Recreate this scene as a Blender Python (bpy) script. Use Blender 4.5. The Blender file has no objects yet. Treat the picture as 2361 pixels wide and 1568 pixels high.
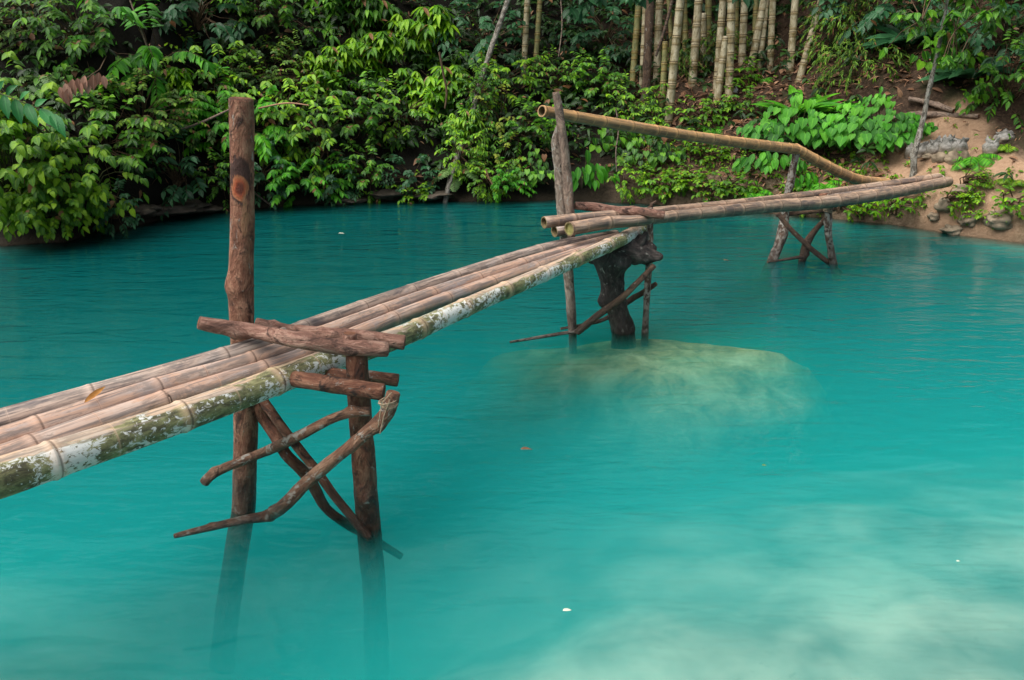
import bpy, math, random
import numpy as np
from mathutils import Vector, Matrix, noise as mnoise

rnd = random.Random(7)
scene = bpy.context.scene
col = scene.collection
PI = math.pi

# ------------------------------------------------------------------ camera
F = 1967.0; CX = 1180.5; CY = 784.0
PITCH = math.atan((CY - 100.0) / F)
CAMZ = 1.7
fw = Vector((0, math.cos(PITCH), -math.sin(PITCH)))
up = Vector((0, math.sin(PITCH), math.cos(PITCH)))
cam_d = bpy.data.cameras.new("camera")
cam_d.sensor_width = 36.0
cam_d.lens = 36.0 * F / 2361.0
cam_d.clip_start = 0.05
cam_d.clip_end = 500
cam = bpy.data.objects.new("camera", cam_d)
col.objects.link(cam)
cam.location = (0, 0, CAMZ)
cam.rotation_euler = (PI / 2 - PITCH, 0, 0)
scene.camera = cam
EYE = Vector((0, 0, CAMZ))

# surveyed directions: a sighting (x, y) seen from the tripod at EYE
def ray(px, py):
    return fw + Vector((1, 0, 0)) * ((px - CX) / F) + up * ((CY - py) / F)
def on_z(px, py, z):
    d = ray(px, py); return EYE + d * ((z - CAMZ) / d.z)
def at(px, py, Y):
    d = ray(px, py); return EYE + d * (Y / d.y)
def mpp(p):                       # metres per sighting unit at a point
    return (Vector(p) - EYE).dot(fw) / F

# ------------------------------------------------------------------ tags
def tag(o, label=None, cat=None, group=None, kind=None):
    if label: o["label"] = label
    if cat: o["category"] = cat
    if group: o["group"] = group
    if kind: o["kind"] = kind
    return o
def empty(name, loc=(0, 0, 0), label=None, cat=None, group=None, rz=0, sc=1):
    o = bpy.data.objects.new(name, None); col.objects.link(o)
    o.empty_display_size = 0.1
    o.location = loc; o.rotation_euler = (0, 0, rz)
    o.scale = (sc, sc, sc) if not isinstance(sc, tuple) else sc
    return tag(o, label, cat, group)
def copy_tree(o, parent=None):
    c = o.copy(); col.objects.link(c); c.parent = parent
    for ch in [k for k in KIDS.get(o.name, [])]:
        copy_tree(ch, c)
    return c
KIDS = {}
def link(o, parent=None):
    col.objects.link(o)
    if parent is not None:
        o.parent = parent
        KIDS.setdefault(parent.name, []).append(o)
    return o

# ------------------------------------------------------------------ node helpers
class NT:
    def __init__(s, name):
        s.m = bpy.data.materials.new(name); s.m.use_nodes = True
        s.t = s.m.node_tree; s.t.nodes.clear()
        s.out = s.t.nodes.new("ShaderNodeOutputMaterial")
    def n(s, typ, **kw):
        nd = s.t.nodes.new("ShaderNode" + typ)
        for k, v in kw.items():
            if k.startswith("i_"):
                key = k[2:]; key = int(key) if key.isdigit() else key.replace("_", " ")
                s.set(nd.inputs[key], v)
            else: setattr(nd, k, v)
        return nd
    def set(s, inp, v):
        if hasattr(v, "bl_rna") and v.bl_rna.identifier.startswith("NodeSocket"): s.t.links.new(v, inp)
        elif isinstance(v, bpy.types.NodeSocket): s.t.links.new(v, inp)
        elif isinstance(v, (tuple, list)) and len(v) == 3 and len(getattr(inp, "default_value", (0, 0, 0))) == 4:
            inp.default_value = (*v, 1)
        else: inp.default_value = v
    def noise(s, vec, scale, detail=4, rough=.55, dist=0):
        nd = s.n("TexNoise", i_Scale=scale, i_Detail=detail, i_Roughness=rough, i_Distortion=dist)
        if vec is not None: s.t.links.new(vec, nd.inputs["Vector"])
        return nd.outputs["Fac"]
    def mapv(s, vec, scale=(1, 1, 1), loc=(0, 0, 0)):
        nd = s.n("Mapping"); s.t.links.new(vec, nd.inputs["Vector"])
        nd.inputs["Scale"].default_value = scale; nd.inputs["Location"].default_value = loc
        return nd.outputs[0]
    def ramp(s, fac, stops, interp="LINEAR"):
        nd = s.n("ValToRGB"); s.t.links.new(fac, nd.inputs[0]); cr = nd.color_ramp
        cr.interpolation = interp
        while len(cr.elements) < len(stops): cr.elements.new(.5)
        for e, (p, c) in zip(cr.elements, stops):
            e.position = p; e.color = (*c, 1) if isinstance(c, (tuple, list)) else (c, c, c, 1)
        return nd.outputs[0]
    def mix(s, fac, a, b, mode="MIX"):
        nd = s.n("Mix", data_type="RGBA", blend_type=mode)
        s.set(nd.inputs[0], fac); s.set(nd.inputs[6], a); s.set(nd.inputs[7], b)
        return nd.outputs[2]
    def math(s, op, a, b=0.0, clamp=False):
        nd = s.n("Math", operation=op, use_clamp=clamp); s.set(nd.inputs[0], a); s.set(nd.inputs[1], b)
        return nd.outputs[0]
    def rng(s, v, a, b, c=0.0, d=1.0):
        nd = s.n("MapRange", i_0=v, i_1=a, i_2=b, i_3=c, i_4=d); nd.interpolation_type = "SMOOTHSTEP"
        return nd.outputs[0]
    def attr(s, name):
        return s.n("Attribute", attribute_name=name)
    def bsdf(s, color, rough=.7, spec=.4, bump=None, bstr=.4, bdist=.01):
        b = s.n("BsdfPrincipled"); s.set(b.inputs["Base Color"], color); s.set(b.inputs["Roughness"], rough)
        b.inputs["Specular IOR Level"].default_value = spec
        if bump is not None:
            bn = s.n("Bump", i_Strength=bstr, i_Distance=bdist); s.t.links.new(bump, bn.inputs["Height"])
            s.t.links.new(bn.outputs[0], b.inputs["Normal"])
        return b
    def done(s, sh):
        s.t.links.new(sh.outputs[0] if hasattr(sh, "outputs") else sh, s.out.inputs["Surface"]); return s.m

def sep(nt, v):
    nd = nt.n("SeparateXYZ"); nt.t.links.new(v, nd.inputs[0]); return nd.outputs

# ------------------------------------------------------------------ materials
def bark_mat(name, dark, mid, light, lich=0.0, scar=None, peel=.5):
    nt = NT(name)
    tc = nt.attr("tubeco").outputs["Vector"]
    oi = nt.n("ObjectInfo").outputs["Random"]
    off = nt.n("VectorMath", operation="ADD"); nt.t.links.new(tc, off.inputs[0])
    cmb = nt.n("CombineXYZ", i_Z=nt.math("MULTIPLY", oi, 40.0)); nt.t.links.new(cmb.outputs[0], off.inputs[1])
    v = off.outputs[0]
    long_ = nt.noise(nt.mapv(v, (30, 30, 11)), 1, 6, .72, .7)
    blot = nt.noise(nt.mapv(v, (15, 15, 11)), 1, 5, .68, 1.0)
    fine = nt.noise(nt.mapv(v, (170, 170, 45)), 1, 4, .75)
    c = nt.ramp(long_, [(.30, dark), (.48, mid), (.66, light)])
    c = nt.mix(nt.rng(blot, .52, .66), c, dark)
    c = nt.mix(nt.math("MULTIPLY", nt.rng(nt.noise(nt.mapv(v, (11, 11, 9), (3, 3, 3)), 1, 5, .7), .58, .64), peel), c, light)
    c = nt.mix(nt.math("MULTIPLY", nt.rng(fine, .55, .75), .5), c, dark)
    if lich:
        l = nt.rng(nt.noise(nt.mapv(v, (34, 34, 22), (9, 1, 2)), 1, 5, .7, .5), .62 - .16 * lich, .70 - .16 * lich)
        c = nt.mix(nt.math("MULTIPLY", l, .85), c, (.36, .34, .30))
    if scar:
        x, y, z = sep(nt, tc)
        # scar = (length along post, half height, angle-axis x sign)
        wob = nt.math("MULTIPLY", nt.math("SUBTRACT", nt.noise(nt.mapv(tc, (60, 60, 18)), 1, 4), .5), .04)
        dz = nt.math("DIVIDE", nt.math("ADD", nt.math("SUBTRACT", z, scar[0]), wob), scar[1])
        dx = nt.math("DIVIDE", nt.math("ADD", x, wob), .030)
        r2 = nt.math("ADD", nt.math("MULTIPLY", dz, dz), nt.math("MULTIPLY", dx, dx))
        front = nt.rng(y, .0, -.015)
        dz2 = nt.math("DIVIDE", nt.math("SUBTRACT", dz, .55), 1.9)
        r3 = nt.math("ADD", nt.math("MULTIPLY", dz2, dz2), nt.math("MULTIPLY", nt.math("MULTIPLY", dx, dx), .62))
        ring = nt.math("MULTIPLY", nt.rng(nt.math("ADD", r3, nt.math("MULTIPLY", nt.math("SUBTRACT", fine, .5), .8)), 1.15, .85), front)
        core = nt.math("MULTIPLY", nt.rng(r2, 1.15, .8), front)
        c = nt.mix(nt.math("MULTIPLY", ring, .9), c, (.035, .012, .01))
        # pale strip of bare wood running down from the scar
        s2x = nt.math("DIVIDE", nt.math("ADD", nt.math("ADD", x, wob), .017), .012)
        s2z = nt.math("DIVIDE", nt.math("SUBTRACT", z, scar[0] - .07), .10)
        s2 = nt.math("ADD", nt.math("MULTIPLY", s2x, s2x), nt.math("MULTIPLY", s2z, s2z))
        c = nt.mix(nt.math("MULTIPLY", nt.rng(s2, 1.2, .7), front), c, (.30, .15, .08))
        red = nt.ramp(nt.rng(r2, 0, 1.1), [(0, (.12, .022, .01)), (.25, (.34, .07, .022)), (1, (.40, .16, .07))])
        c = nt.mix(core, c, red)
    pz = sep(nt, nt.n("NewGeometry").outputs["Position"])[2]
    wet = nt.rng(nt.math("ADD", pz, nt.math("MULTIPLY", nt.math("SUBTRACT", blot, .5), .25)), .30, .05)
    c = nt.mix(nt.math("MULTIPLY", wet, .62), c, (.02, .012, .009))
    rough = nt.rng(wet, 0, 1, .72, .32)
    bh = nt.math("ADD", nt.math("ADD", long_, nt.math("MULTIPLY", blot, .8)), nt.math("MULTIPLY", fine, .5))
    return nt.done(nt.bsdf(c, rough, .45, bh, 1.0, .02))

def cut_mat():
    nt = NT("cut_wood")
    p = nt.n("NewGeometry").outputs["Position"]
    f = nt.noise(p, 60, 4, .7)
    c = nt.ramp(f, [(.3, (.05, .022, .014)), (.7, (.22, .10, .06))])
    return nt.done(nt.bsdf(c, .8, .2, f, .5))

def bamboo_mat(name, base, warm, grey, lichen=False, grime_shade=.72, nw=1.0):
    nt = NT(name)
    tc = nt.attr("tubeco").outputs["Vector"]
    nd = nt.attr("nodedist").outputs["Fac"]
    oi = nt.n("ObjectInfo").outputs["Random"]
    off = nt.n("VectorMath", operation="ADD"); nt.t.links.new(tc, off.inputs[0])
    cmb = nt.n("CombineXYZ", i_Z=nt.math("MULTIPLY", oi, 60.0)); nt.t.links.new(cmb.outputs[0], off.inputs[1])
    v = off.outputs[0]
    big = nt.noise(nt.mapv(v, (15, 15, 3.0)), 1, 5, .68, .8)
    streak = nt.noise(nt.mapv(v, (75, 75, 3)), 1, 4, .65, .2)
    fine = nt.noise(nt.mapv(v, (240, 240, 30)), 1, 3, .7)
    blot = nt.noise(nt.mapv(v, (24, 24, 7), (5, 5, 5)), 1, 6, .75, .8)
    c = nt.ramp(big, [(.36, base), (.50, warm), (.62, grey)])
    c = nt.mix(nt.math("MULTIPLY", nt.rng(streak, .46, .62), .8), c, tuple(x * .45 for x in grey))
    c = nt.mix(nt.math("MULTIPLY", nt.rng(blot, .50, .60), .68), c, tuple(x * .36 + .015 for x in base))
    c = nt.mix(nt.math("MULTIPLY", nt.rng(fine, .58, .72), .35), c, (.05, .035, .03))
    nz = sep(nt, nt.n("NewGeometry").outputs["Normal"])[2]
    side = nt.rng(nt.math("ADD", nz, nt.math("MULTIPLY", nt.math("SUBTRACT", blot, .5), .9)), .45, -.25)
    c = nt.mix(nt.math("MULTIPLY", side, grime_shade), c, (.05, .036, .028))  # sides and undersides painted darker: grime plus the shade of light from above
    rough = nt.rng(blot, .4, .65, .40, .66)
    if lichen:
        nzj = nt.math("ADD", nz, nt.math("MULTIPLY", nt.math("SUBTRACT", big, .5), 1.6))
        m = nt.rng(nzj, .98, .84)
        g = nt.noise(nt.mapv(v, (34, 34, 14), (2, 7, 1)), 1, 7, .78, .5)
        gl = nt.ramp(g, [(.36, (.03, .034, .018)), (.46, (.085, .09, .04)), (.55, (.19, .20, .085)), (.68, (.34, .34, .18))])
        c = nt.mix(nt.math("MULTIPLY", m, .93), c, gl)
        w = nt.noise(nt.mapv(v, (52, 52, 40), (1, 1, 8)), 1, 7, .75, .6)
        wz = nt.noise(nt.mapv(v, (3, 3, 3.2), (4, 1, 3)), 1, 2)
        thr = nt.math("ADD", w, nt.math("MULTIPLY", nt.math("SUBTRACT", wz, .5), .9))
        wm = nt.math("MULTIPLY", nt.rng(thr, .525, .56), nt.rng(nzj, .95, .8))
        c = nt.mix(nt.math("MULTIPLY", wm, .95), c, (.62, .64, .62))
        rough = .8
    an = nt.math("ABSOLUTE", nd)
    # pale band one side of each node, thin dark scar line at the node
    c = nt.mix(nt.math("MULTIPLY", nt.rng(an, .035, .004), .35), c, tuple(min(1, x * 1.25) for x in warm))
    c = nt.mix(nt.math("MULTIPLY", nt.rng(nt.math("ABSOLUTE", nt.math("SUBTRACT", nd, .006)), .005 * nw, .0015 * nw), .55), c, (.05, .028, .018))
    bh = nt.math("ADD", streak, nt.math("MULTIPLY", fine, .5))
    return nt.done(nt.bsdf(c, rough, .4, bh, .35, .004))

def culm_mat(name, c0, c1, ring):
    nt = NT(name)
    tc = nt.attr("tubeco").outputs["Vector"]; nd = nt.attr("nodedist").outputs["Fac"]
    oi = nt.n("ObjectInfo").outputs["Random"]
    off = nt.n("VectorMath", operation="ADD"); nt.t.links.new(tc, off.inputs[0])
    cmb = nt.n("CombineXYZ", i_Z=nt.math("MULTIPLY", oi, 60.0)); nt.t.links.new(cmb.outputs[0], off.inputs[1])
    v = off.outputs[0]
    b = nt.noise(nt.mapv(v, (18, 18, 8)), 1, 5, .7, .5)
    s = nt.noise(nt.mapv(v, (60, 60, 30)), 1, 4, .75)
    c = nt.ramp(b, [(.35, c0), (.6, c1)])
    c = nt.mix(nt.rng(s, .55, .68), c, tuple(x * .3 for x in c0))
    c = nt.mix(nt.math("MULTIPLY", nt.rng(nt.math("ABSOLUTE", nd), .035, .012), .55), c, ring)
    c = nt.mix(nt.math("MULTIPLY", nt.rng(nt.math("ABSOLUTE", nt.math("SUBTRACT", nd, .012)), .008, .002), .8), c, (.03, .02, .01))
    return nt.done(nt.bsdf(c, .6, .4, s, .3, .004))

def leaf_mat(name, lo, mid, hi, dead=.03, rough=.36, transl=.30, spec=.34):
    nt = NT(name)
    ri = nt.n("NewGeometry").outputs["Random Per Island"]
    oi = nt.n("ObjectInfo").outputs["Random"]
    lc = nt.attr("leafco").outputs["Vector"]
    lx, ly, _ = sep(nt, lc)
    mixr = nt.math("ADD", nt.math("MULTIPLY", ri, .82), nt.math("MULTIPLY", oi, .18))
    c = nt.ramp(mixr, [(.08, lo), (.48, mid), (.93, hi)])
    # midrib and side veins of the leaf blade
    rib = nt.rng(nt.math("ABSOLUTE", lx), .16, .02)
    c = nt.mix(nt.math("MULTIPLY", rib, .30), c, tuple(min(1, x * 1.9 + .01) for x in hi))
    w = nt.n("TexWave", wave_type="BANDS", bands_direction="Y", i_Scale=2.2, i_Distortion=0.0)
    vv = nt.n("CombineXYZ"); nt.t.links.new(nt.math("SUBTRACT", ly, nt.math("MULTIPLY", nt.math("ABSOLUTE", lx), .25)), vv.inputs[1])
    nt.t.links.new(vv.outputs[0], w.inputs["Vector"])
    pos = nt.n("NewGeometry").outputs["Position"]
    pn = nt.noise(pos, 1.6, 3, .5)
    c = nt.mix(nt.rng(pn, .35, .62, .38, 0), c, tuple(x * .55 for x in lo))
    c = nt.mix(nt.math("MULTIPLY", nt.rng(nt.noise(pos, 45, 3, .6), .62, .75), .5), c, tuple(x * .5 for x in lo))
    if dead:
        c = nt.mix(nt.math("GREATER_THAN", ri, 1 - dead), c, (.22, .10, .045))
    p = nt.bsdf(c, nt.rng(pn, .3, .7, rough + .12, rough - .05), spec, w.outputs["Fac"], .25, .004)
    tl = nt.n("BsdfTranslucent"); nt.t.links.new(nt.mix(.5, c, hi, "MIX"), tl.inputs[0])
    ms = nt.n("MixShader", i_0=transl); nt.t.links.new(p.outputs[0], ms.inputs[1]); nt.t.links.new(tl.outputs[0], ms.inputs[2])
    return nt.done(ms)

def plain_mat(name, a, b, scale=20, rough=.8, spec=.3, bdist=.01, bstr=.5):
    nt = NT(name)
    p = nt.n("NewGeometry").outputs["Position"]
    f = nt.noise(p, scale, 6, .65, .3)
    c = nt.ramp(f, [(.32, a), (.68, b)])
    return nt.done(nt.bsdf(c, rough, spec, f, bstr, bdist))

M = {}
M["bark_red"] = bark_mat("bark_red", (.04, .016, .01), (.19, .076, .042), (.38, .20, .125), .1)
M["bark_mott"] = bark_mat("bark_mott", (.03, .014, .008), (.145, .066, .036), (.32, .19, .12), .45)
M["bark_wet"] = bark_mat("bark_wet", (.025, .010, .006), (.135, .048, .024), (.30, .15, .09), .1)
M["bark_lichen"] = bark_mat("bark_lichen", (.02, .013, .009), (.075, .042, .028), (.20, .13, .09), 1.0)
M["bark_grey"] = bark_mat("bark_grey", (.06, .04, .032), (.21, .145, .11), (.42, .31, .24), .15)
M["bark_plum"] = bark_mat("bark_plum", (.05, .022, .016), (.24, .118, .084), (.46, .29, .22), .0)
M["bark_black"] = bark_mat("bark_black", (.008, .007, .007), (.028, .022, .020), (.11, .09, .08), .15, peel=.25)
M["bark_pale"] = bark_mat("bark_pale", (.06, .042, .03), (.24, .18, .14), (.46, .38, .31), .5)
M["bark_dark"] = bark_mat("bark_dark", (.02, .012, .008), (.08, .045, .028), (.16, .10, .06), .1)
M["cut"] = cut_mat()
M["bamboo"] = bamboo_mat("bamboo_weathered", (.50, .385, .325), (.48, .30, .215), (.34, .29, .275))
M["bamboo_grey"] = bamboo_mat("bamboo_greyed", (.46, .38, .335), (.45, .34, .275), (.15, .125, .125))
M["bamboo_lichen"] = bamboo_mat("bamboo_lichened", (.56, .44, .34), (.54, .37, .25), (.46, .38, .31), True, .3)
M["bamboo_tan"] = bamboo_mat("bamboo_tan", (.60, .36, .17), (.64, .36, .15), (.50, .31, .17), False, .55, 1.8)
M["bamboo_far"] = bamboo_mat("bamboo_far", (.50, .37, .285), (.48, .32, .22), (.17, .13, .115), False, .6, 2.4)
M["hollow"] = plain_mat("bamboo_hollow", (.07, .05, .03), (.24, .19, .09), 60)
M["hollow_green"] = plain_mat("bamboo_inner_green", (.14, .13, .045), (.30, .29, .10), 40)
M["culm"] = culm_mat("culm_pale", (.17, .135, .06), (.44, .39, .27), (.20, .13, .04))
M["culm_green"] = culm_mat("culm_green", (.10, .11, .035), (.24, .22, .09), (.26, .17, .05))
M["twig"] = plain_mat("twig_brown", (.05, .03, .018), (.14, .09, .05), 30)
M["twig_green"] = plain_mat("twig_green", (.05, .06, .02), (.10, .10, .04), 30)
M["leaf_deep"] = leaf_mat("leaf_deep", (.007, .042, .004), (.042, .175, .010), (.20, .48, .022), .02)
M["leaf_mid"] = leaf_mat("leaf_mid", (.014, .068, .004), (.085, .28, .008), (.34, .62, .02), .025)
M["leaf_lime"] = leaf_mat("leaf_lime", (.02, .10, .004), (.10, .28, .008), (.32, .55, .016), .03, .34)
M["leaf_fresh"] = leaf_mat("leaf_fresh", (.018, .13, .006), (.06, .32, .010), (.16, .52, .022), .012, .40)
M["leaf_blue"] = leaf_mat("leaf_blue", (.010, .05, .018), (.026, .115, .042), (.06, .19, .075), .01, .32)
M["leaf_olive"] = leaf_mat("leaf_olive", (.016, .05, .005), (.07, .18, .012), (.24, .42, .03), .08, .5)
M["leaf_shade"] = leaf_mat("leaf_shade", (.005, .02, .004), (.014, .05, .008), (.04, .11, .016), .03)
M["leaf_pale"] = leaf_mat("leaf_pale", (.04, .10, .025), (.09, .19, .045), (.18, .31, .085), .03, .4)
M["leaf_yellow"] = leaf_mat("leaf_yellow", (.10, .17, .01), (.22, .30, .02), (.40, .42, .035), .04, .45)
M["leaf_dry"] = leaf_mat("leaf_dry", (.10, .05, .025), (.24, .12, .07), (.42, .25, .15), 0, .6, .15, .25)
M["stone"] = plain_mat("stone_pale", (.10, .075, .05), (.36, .29, .21), 7, .9, .2, .03, .8)
M["rock_dark"] = plain_mat("rock_dark", (.02, .016, .012), (.10, .08, .06), 9, .7, .3, .03, .8)
nt = NT("sack_weave"); p = nt.n("NewGeometry").outputs["Position"]; f = nt.noise(p, 18, 6, .7, .4)
c = nt.ramp(f, [(.34, (.10, .095, .08)), (.66, (.40, .385, .36))])
c = nt.mix(nt.rng(sep(nt, nt.attr("tubeco").outputs["Vector"])[2], .75, .15, 0, .75), c, (.20, .15, .105))
M["sack"] = nt.done(nt.bsdf(c, .7, .3, f, .7, .025))
M["plastic"] = plain_mat("plastic_white", (.55, .57, .6), (.72, .74, .78), 14, .5, .4)
M["orange_leaf"] = plain_mat("leaf_orange", (.36, .15, .03), (.48, .22, .06), 25, .6)
M["pale_leaf"] = plain_mat("leaf_bleached", (.62, .62, .5), (.75, .75, .6), 25, .6)
M["rope"] = plain_mat("rope_pale", (.20, .15, .10), (.36, .29, .2), 60, .9)

# ------------------------------------------------------------------ mesh building
class MB:
    def __init__(s):
        s.v = []; s.f = []; s.mi = []; s.tc = []; s.nd = []
    def vert(s, p, tc=(0, 0, 0), nd=1.0):
        s.v.append(tuple(p)); s.tc.append(tuple(tc)); s.nd.append(nd); return len(s.v) - 1
    def face(s, idx, mi=0):
        s.f.append(idx); s.mi.append(mi)
    def build(s, name, mats, parent=None, smooth=True, origin=None, angle=None):
        me = bpy.data.meshes.new(name)
        v = np.array(s.v, dtype=np.float64)
        o = Vector((0, 0, 0))
        if origin is not None:
            o = Vector(origin); v = v - np.array(o)
        me.from_pydata([tuple(x) for x in v], [], s.f)
        for m in mats if isinstance(mats, (list, tuple)) else [mats]: me.materials.append(m)
        me.polygons.foreach_set("material_index", s.mi)
        me.polygons.foreach_set("use_smooth", [smooth and mi == 0 for mi in s.mi] if smooth != "all" else [True] * len(s.f))
        a = me.attributes.new("tubeco", "FLOAT_VECTOR", "POINT"); a.data.foreach_set("vector", np.array(s.tc, dtype=np.float32).ravel())
        a = me.attributes.new("nodedist", "FLOAT", "POINT"); a.data.foreach_set("value", np.array(s.nd, dtype=np.float32))
        ob = bpy.data.objects.new(name, me)
        link(ob, parent)
        if origin is not None: ob.location = o if parent is None else o - parent.location
        me.update()
        return ob

def catmull(pts, rs, step):
    P = [Vector(p) for p in pts]
    if len(P) == 2:
        n = max(2, int((P[1] - P[0]).length / step))
        return [P[0].lerp(P[1], i / n) for i in range(n + 1)], [rs[0] + (rs[1] - rs[0]) * i / n for i in range(n + 1)]
    out = []; ro = []
    for i in range(len(P) - 1):
        p0 = P[max(i - 1, 0)]; p1 = P[i]; p2 = P[i + 1]; p3 = P[min(i + 2, len(P) - 1)]
        n = max(1, int((p2 - p1).length / step))
        for k in range(n):
            t = k / n
            q = .5 * ((2 * p1) + (p2 - p0) * t + (2 * p0 - 5 * p1 + 4 * p2 - p3) * t * t + (3 * p1 - p0 - 3 * p2 + p3) * t ** 3)
            out.append(q); ro.append(rs[i] + (rs[i + 1] - rs[i]) * t)
    out.append(P[-1]); ro.append(rs[-1])
    return out, ro

def frames(P):
    T = []
    for i in range(len(P)):
        a = P[max(i - 1, 0)]; b = P[min(i + 1, len(P) - 1)]
        T.append((b - a).normalized())
    ref = Vector((0, 0, 1)) if abs(T[0].z) < .8 else Vector((0, 1, 0))
    u = (ref - T[0] * ref.dot(T[0])).normalized(); U = [u]
    for i in range(1, len(P)):
        u = U[-1] - T[i] * U[-1].dot(T[i]); U.append(u.normalized())
    return T, U

def log(mb, pts, rs, seg=14, step=.02, amp=.10, lump=.16, knots=0, seed=0, caps=(True, True), axis_ref=None):
    """Bark-covered log: a swept tube with an uneven skin, knots and sawn ends."""
    P, R = catmull(pts, rs, step)
    T, U = frames(P)
    rr = random.Random(seed * 91 + 5)
    Ltot = sum((P[i + 1] - P[i]).length for i in range(len(P) - 1))
    kn = [(rr.random() * Ltot, rr.random() * 2 * PI, .25 + .35 * rr.random()) for _ in range(knots)]
    s = 0; rings = []
    so = seed * 7.31
    for i, p in enumerate(P):
        if i: s += (P[i] - P[i - 1]).length
        t, u = T[i], U[i]; w = t.cross(u)
        if axis_ref is not None:
            a = Vector(axis_ref); u = (a - t * a.dot(t)).normalized(); w = t.cross(u)
        ring = []
        r0 = R[i] * (1 + lump * mnoise.noise(Vector((so, s * 5.0, 1.3))))
        for k in range(seg):
            th = 2 * PI * k / seg
            c, sn = math.cos(th), math.sin(th)
            n = mnoise.noise(Vector((c * 1.4 + so, sn * 1.4, s * 7))) * amp + mnoise.noise(Vector((c * 4 + so, sn * 4, s * 24))) * amp * .7
            r = r0 * (1 + n)
            for ks, kt, ka in kn:
                dth = math.atan2(math.sin(th - kt), math.cos(th - kt))
                g = math.exp(-(((s - ks) / (r0 * .9)) ** 2) - (dth / .6) ** 2)
                if g > .01: r += r0 * ka * g
            ring.append(mb.vert(p + (u * c + w * sn) * r, (sn * R[i], -c * R[i] if axis_ref is None else c * R[i], s)))
        rings.append(ring)
    for a, b in zip(rings[:-1], rings[1:]):
        for k in range(seg):
            mb.face((a[k], a[(k + 1) % seg], b[(k + 1) % seg], b[k]))
    for end, ring, sg in ((0, rings[0], -1), (1, rings[-1], 1)):
        if caps[end]:
            p = P[0] if end == 0 else P[-1]; t = T[0] if end == 0 else T[-1]
            ce = Vector((0, 0, 0))
            for i in ring: ce += Vector(mb.v[i])
            ce /= len(ring)
            # a slightly bevelled sawn face
            inner = [mb.vert(ce + (Vector(mb.v[i]) - ce) * .86 + t * sg * R[0 if end == 0 else -1] * .12, (0, 0, 0)) for i in ring]
            cv = mb.vert(ce + t * sg * R[0 if end == 0 else -1] * (.10 + .1 * rr.random()), (0, 0, 0))
            for k in range(seg):
                q = (ring[k], ring[(k + 1) % seg], inner[(k + 1) % seg], inner[k]); tq = (inner[k], inner[(k + 1) % seg], cv)
                mb.face(q if end == 1 else q[::-1], 0); mb.face(tq if end == 1 else tq[::-1], 1)
    return P

def bamboo(mb, pts, rs, spacing=.33, phase=.1, seg=20, seed=0, hollow=(False, False), amp=.02, ridge=.08, grow=1.0, step=.05):
    """A bamboo pole: straight internodes, a raised double ring at every node, hollow cut ends."""
    P, R = catmull(pts, rs, .01)
    S = [0]
    for i in range(1, len(P)): S.append(S[-1] + (P[i] - P[i - 1]).length)
    L = S[-1]
    nodes = []; s = phase; sp = spacing
    rr = random.Random(seed + 77)
    while s < L + sp:
        nodes.append(s); s += sp * (.9 + .2 * rr.random()); sp *= grow
    nodes = [phase - spacing] + nodes
    samp = set()
    k = 0
    while k * step < L: samp.add(k * step); k += 1
    samp.add(L)
    prof = [(-.022, 0), (-.012, .3), (-.004, 1.0), (0.002, .75), (.006, .15), (.011, .55), (.018, .25), (.03, 0)]
    for n in nodes:
        for d, _ in prof:
            if 0 < n + d < L: samp.add(n + d)
    samp = sorted(samp)
    sa = np.array(S); Pa = np.array([tuple(p) for p in P])
    pos = [Vector((np.interp(q, sa, Pa[:, 0]), np.interp(q, sa, Pa[:, 1]), np.interp(q, sa, Pa[:, 2]))) for q in samp]
    rad = [float(np.interp(q, sa, np.array(R))) for q in samp]
    T, U = frames(pos)
    rings = []
    so = seed * 3.77
    for i, q in enumerate(samp):
        n = min(nodes, key=lambda a: abs(q - a)); d = q - n
        h = float(np.interp(d, [a for a, _ in prof], [b for _, b in prof])) if -.022 < d < .03 else 0
        r0 = rad[i] * (1 + ridge * h)
        u = U[i]; w = T[i].cross(u); ring = []
        # bend very slightly from node to node
        j1 = mnoise.noise(Vector((so, n * 3.1, 0))) * rad[i] * .12
        for k in range(seg):
            th = 2 * PI * k / seg; c, sn = math.cos(th), math.sin(th)
            r = r0 * (1 + amp * mnoise.noise(Vector((c * 2 + so, sn * 2, q * 4))))
            ring.append(mb.vert(pos[i] + (u * c + w * sn) * r + u * j1 * 0, (c * rad[i], sn * rad[i], q), d))
        rings.append(ring)
    for a, b in zip(rings[:-1], rings[1:]):
        for k in range(seg): mb.face((a[k], a[(k + 1) % seg], b[(k + 1) % seg], b[k]))
    for end in (0, 1):
        ring = rings[0] if end == 0 else rings[-1]; p = pos[0] if end == 0 else pos[-1]
        t = (T[0] if end == 0 else -T[-1])                       # into the pole
        r0 = rad[0] if end == 0 else rad[-1]
        if hollow[end]:
            fr = .80; dep = hollow[end] if isinstance(hollow[end], float) else .25
            a = [mb.vert(p + (Vector(mb.v[i]) - p) * fr, (0, 0, 0)) for i in ring]
            b = [mb.vert(p + (Vector(mb.v[i]) - p) * (fr * .97) + t * dep, (0, 0, 0)) for i in ring]
            fl = (lambda q: q) if end == 1 else (lambda q: q[::-1])
            for k in range(seg):
                k2 = (k + 1) % seg
                mb.face(fl((ring[k], ring[k2], a[k2], a[k])), 1)
                mb.face(fl((a[k], a[k2], b[k2], b[k])), 2)
            mb.face(fl(tuple(b)), 2)
        else:
            mb.face(tuple(ring) if end == 1 else tuple(ring[::-1]), 1)
    return mb

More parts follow.
